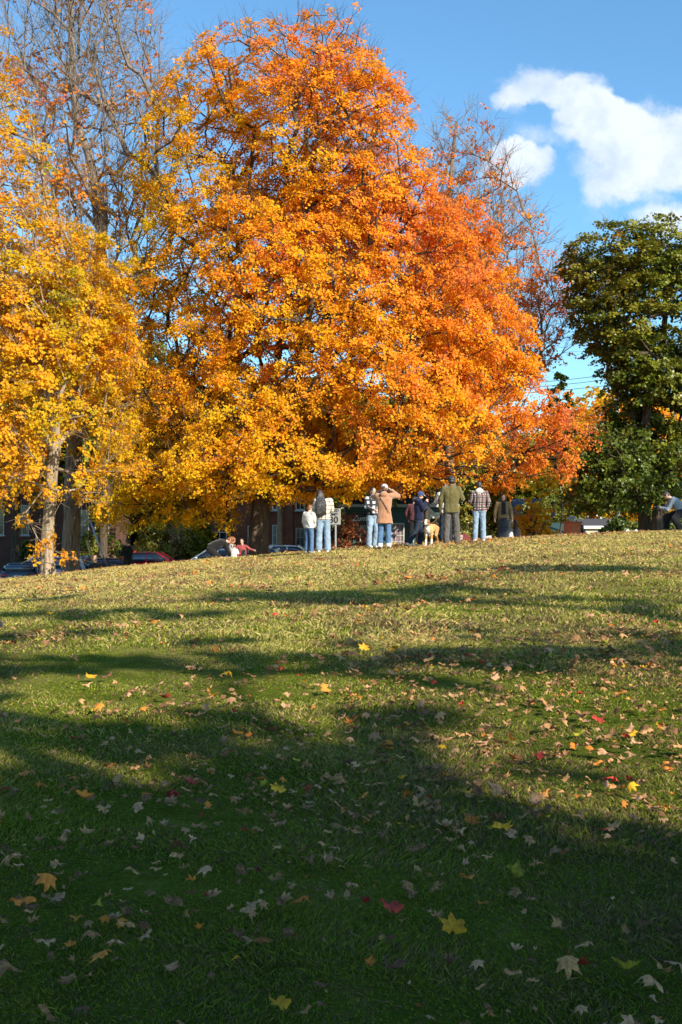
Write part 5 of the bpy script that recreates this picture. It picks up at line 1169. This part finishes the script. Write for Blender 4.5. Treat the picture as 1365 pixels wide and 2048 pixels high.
# 11 man in black by the red car
BLKC = cloth('black_coat_cloth', (.010, .011, .012))
person('person all in black holding a camera, standing between the maroon and red cars', 257, 40.6, R(60), 1.74, dict(elR=(.24, .10, 1.17), wrR=(.08, .30, 1.25), elL=(-.24, .10, 1.17), wrL=(-.06, .30, 1.25)), hair=('short', HB), skin=SKIN_T,
       top=dict(mat=BLKC, hem=.14, wid=1.15, arm=1.2, name='coat'), legs=dict(mat=BLKC, name='trousers'), shoe=SHOE_B)
camera_at(257 - 18, 40.45, H(at(257, 40.6), 40.6) + 1.26, 'black camera in the hands of the person dressed in black', R(60))
SIT = dict(pelvis=(0, 0, .12), waist=(0, .02, .25), chest=(0, .06, .48), neck=(0, .08, .66), head=(0, .12, .82), shR=(.18, .08, .60), shL=(-.18, .08, .60), elR=(.25, .16, .36), wrR=(.16, .36, .34), elL=(-.25, .16, .36), wrL=(-.16, .36, .34),
           hipR=(.10, .02, .12), knR=(.20, .42, .40), anR=(.14, .62, .07), hipL=(-.10, .02, .12), knL=(-.2, .42, .40), anL=(-.14, .62, .07))
person('bald man in dark clothes sitting low on the grass under the yellow guard', 195, 38.6, R(150), 1.72, SIT, top=dict(mat=BLKC, hem=.02, wid=1.05, name='jacket'), legs=dict(mat=JD, name='trousers'), shoe=SHOE_B, group=None)
KNEEL = dict(pelvis=(0, -.12, .42), waist=(0, .0, .50), chest=(0, .22, .58), neck=(0, .40, .64), head=(0, .55, .70), shR=(.18, .36, .60), shL=(-.18, .36, .60), elR=(.22, .46, .34), wrR=(.16, .56, .12), elL=(-.22, .46, .34), wrL=(-.14, .56, .12),
             hipR=(.10, -.12, .40), knR=(.14, .16, .10), anR=(.12, -.28, .10), hipL=(-.10, -.12, .40), knL=(-.14, .16, .10), anL=(-.12, -.28, .10))
person('person in black kneeling bent forward on the grass left of the seated group', 428, 35.5, R(-78), 1.66, KNEEL, hair=('short', HR), top=dict(mat=BLKC, hem=.03, wid=1.15, dep=1.3, name='jacket'), legs=dict(mat=BLKC, name='trousers', r=(.125, .095, .08)), shoe=SHOE_B)
person('auburn haired person in pale grey jacket in the middle of the seated group', 460, 36.2, R(-70), 1.50, SIT, hair=('bob', HR), skin=SKIN_T, top=dict(mat=cloth('pale_grey_cloth', (.50, .53, .56)), hem=.02, wid=1.1, name='jacket'), legs=dict(mat=BLKC, name='trousers'), shoe=SHOE_W)
person('small child in white and dark red sitting on the grass in the seated group', 468, 35.3, R(-20), .86, SIT, hair=('short', HR), top=dict(mat=WHT, hem=.02, wid=1.2, name='shirt'), legs=dict(mat=cloth('dark_red_cloth', (.30, .02, .03)), name='trousers'), shoe=SHOE_B)
S2 = dict(SIT); S2.update(elR=(.30, .10, .44), wrR=(.16, .30, .40), elL=(-.36, .12, .48), wrL=(-.56, .18, .44))
person('person in a faded red shirt sitting beside the orange maple trunk', 486, 35.9, R(165), 1.28, S2, hair=('short', HB), skin=SKIN, top=dict(mat=cloth('faded_red_cloth', (.30, .065, .065)), hem=.02, wid=1.1, name='shirt'), legs=dict(mat=BLKC, name='trousers'), shoe=SHOE_W)

# ------------------------------------------------------------ the dog
dx_ = at(862, 29.8); dz_ = H(dx_, 29.8) + .008
root = empty('dog', (dx_, 29.8, dz_), R(158), 'brown and white short haired dog on a leash, facing the camera', 'dog')
# local frame: +Y is forward
TANF = (.50, .27, .10); WHF = (.78, .75, .70); DKF = (.12, .06, .03)
def fur(c):
    x, y, z = c
    if z < .20 and y > .05: return WHF
    if y > .12 and abs(x) < .062 and .28 < z < .54 and y > .2: return WHF
    if z > .55 and abs(x) < .022 and y > .3: return WHF
    if z > .50 and y > .41 and z < .62: return WHF
    if z < .06: return WHF
    if z > .60 and abs(x) > .035: return (.22, .11, .05)
    if y < -.15: return (.36, .19, .07)
    return TANF
b = Blob()
b.loft([((0, -.34, .50), (.06, 0, 0), (0, .02, .07)), ((0, -.28, .50), (.095, 0, 0), (0, 0, .10)), ((0, -.12, .50), (.095, 0, 0), (0, 0, .095)), ((0, .05, .475), (.115, 0, 0), (0, 0, .13)), ((0, .18, .47), (.12, 0, 0), (0, 0, .145)), ((0, .27, .49), (.085, 0, 0), (0, 0, .11)), ((0, .31, .50), (.03, 0, 0), (0, 0, .05))])
b.cap((0, .22, .52), (0, .33, .63), .085, .066); b.ball((0, .37, .655), (.068, .08, .066)); b.cap((0, .41, .64), (0, .50, .605), .044, .032); b.ball((0, .42, .615), (.036, .06, .03))
for q in (-1, 1):
    b.cap((q * .07, .19, .44), (q * .075, .17, .26), .062, .034); b.cap((q * .075, .17, .26), (q * .075, .19, .05), .030, .022); b.cap((q * .075, .19, .03), (q * .075, .225, .022), .027, .022)
    b.cap((q * .07, -.26, .48), (q * .085, -.18, .30), .085, .048); b.cap((q * .085, -.18, .30), (q * .085, -.33, .17), .044, .025); b.cap((q * .085, -.33, .17), (q * .085, -.30, .04), .024, .021); b.cap((q * .085, -.30, .025), (q * .085, -.255, .022), .025, .021)
    b.cap((q * .055, .35, .70), (q * .085, .385, .665), .022, .018, .5); b.cap((q * .085, .385, .665), (q * .088, .40, .62), .018, .009, .5)
b.cap((0, -.33, .55), (.05, -.46, .60), .022, .016); b.cap((.05, -.46, .60), (.13, -.55, .52), .016, .009)
fm = bpy.data.materials.new('short_fur'); fm.use_nodes = True; t = NT(fm.node_tree); a = t.n('ShaderNodeAttribute'); a.attribute_name = 'col'; p = fm.node_tree.nodes['Principled BSDF']; t.l(a.outputs['Color'], p.inputs['Base Color']); p.inputs['Roughness'].default_value = .75
b.done('body', fm, root, .009, 2, colfn=fur)
e = Blob(); e.ball((0, .532, .615), (.019, .014, .014)); e.done('nose', BLACK, root, .004, 1)
for q in (-1, 1): e = Blob(); e.ball((q * .032, .437, .668), .010); e.done('eye', BLACK, root, .003, 1)
e = Blob()
for i in range(16):
    a0, a1 = i / 16 * 6.283, (i + 1) / 16 * 6.283; e.cap((.076 * math.cos(a0), .30 + .06 * math.sin(a0), .60 - .045 * math.sin(a0)), (.076 * math.cos(a1), .30 + .06 * math.sin(a1), .60 - .045 * math.sin(a1)), .010, .010)
e.done('collar', mat('dark_collar', (.05, .03, .03), .6), root, .006, 1)
# leash
Mr = Matrix.Rotation(R(158), 3, 'Z'); c0 = Vector((dx_, 29.8, dz_)) + Mr @ Vector((-.06, .26, .62))
hx = at(903, 30.0); c1 = Vector((hx - .30, 30.0 + .07, H(hx, 30) + .86)); N = 14
P_ = np.array([np.array(c0.lerp(c1, t_)) - np.array([0, 0, .22 * 4 * .35 * t_ * (1 - t_)]) for t_ in np.linspace(0, 1, N)]); v, f = tubes(P_[:-1], P_[1:], np.full(N - 1, .011), np.full(N - 1, .011), 6)
o = mesh_np('leash', v, f, mat('leash_webbing', (.10, .06, .04), .8), smooth=True); tag(o, 'dark leash sagging from the hand of the man in olive to the dog', 'leash')
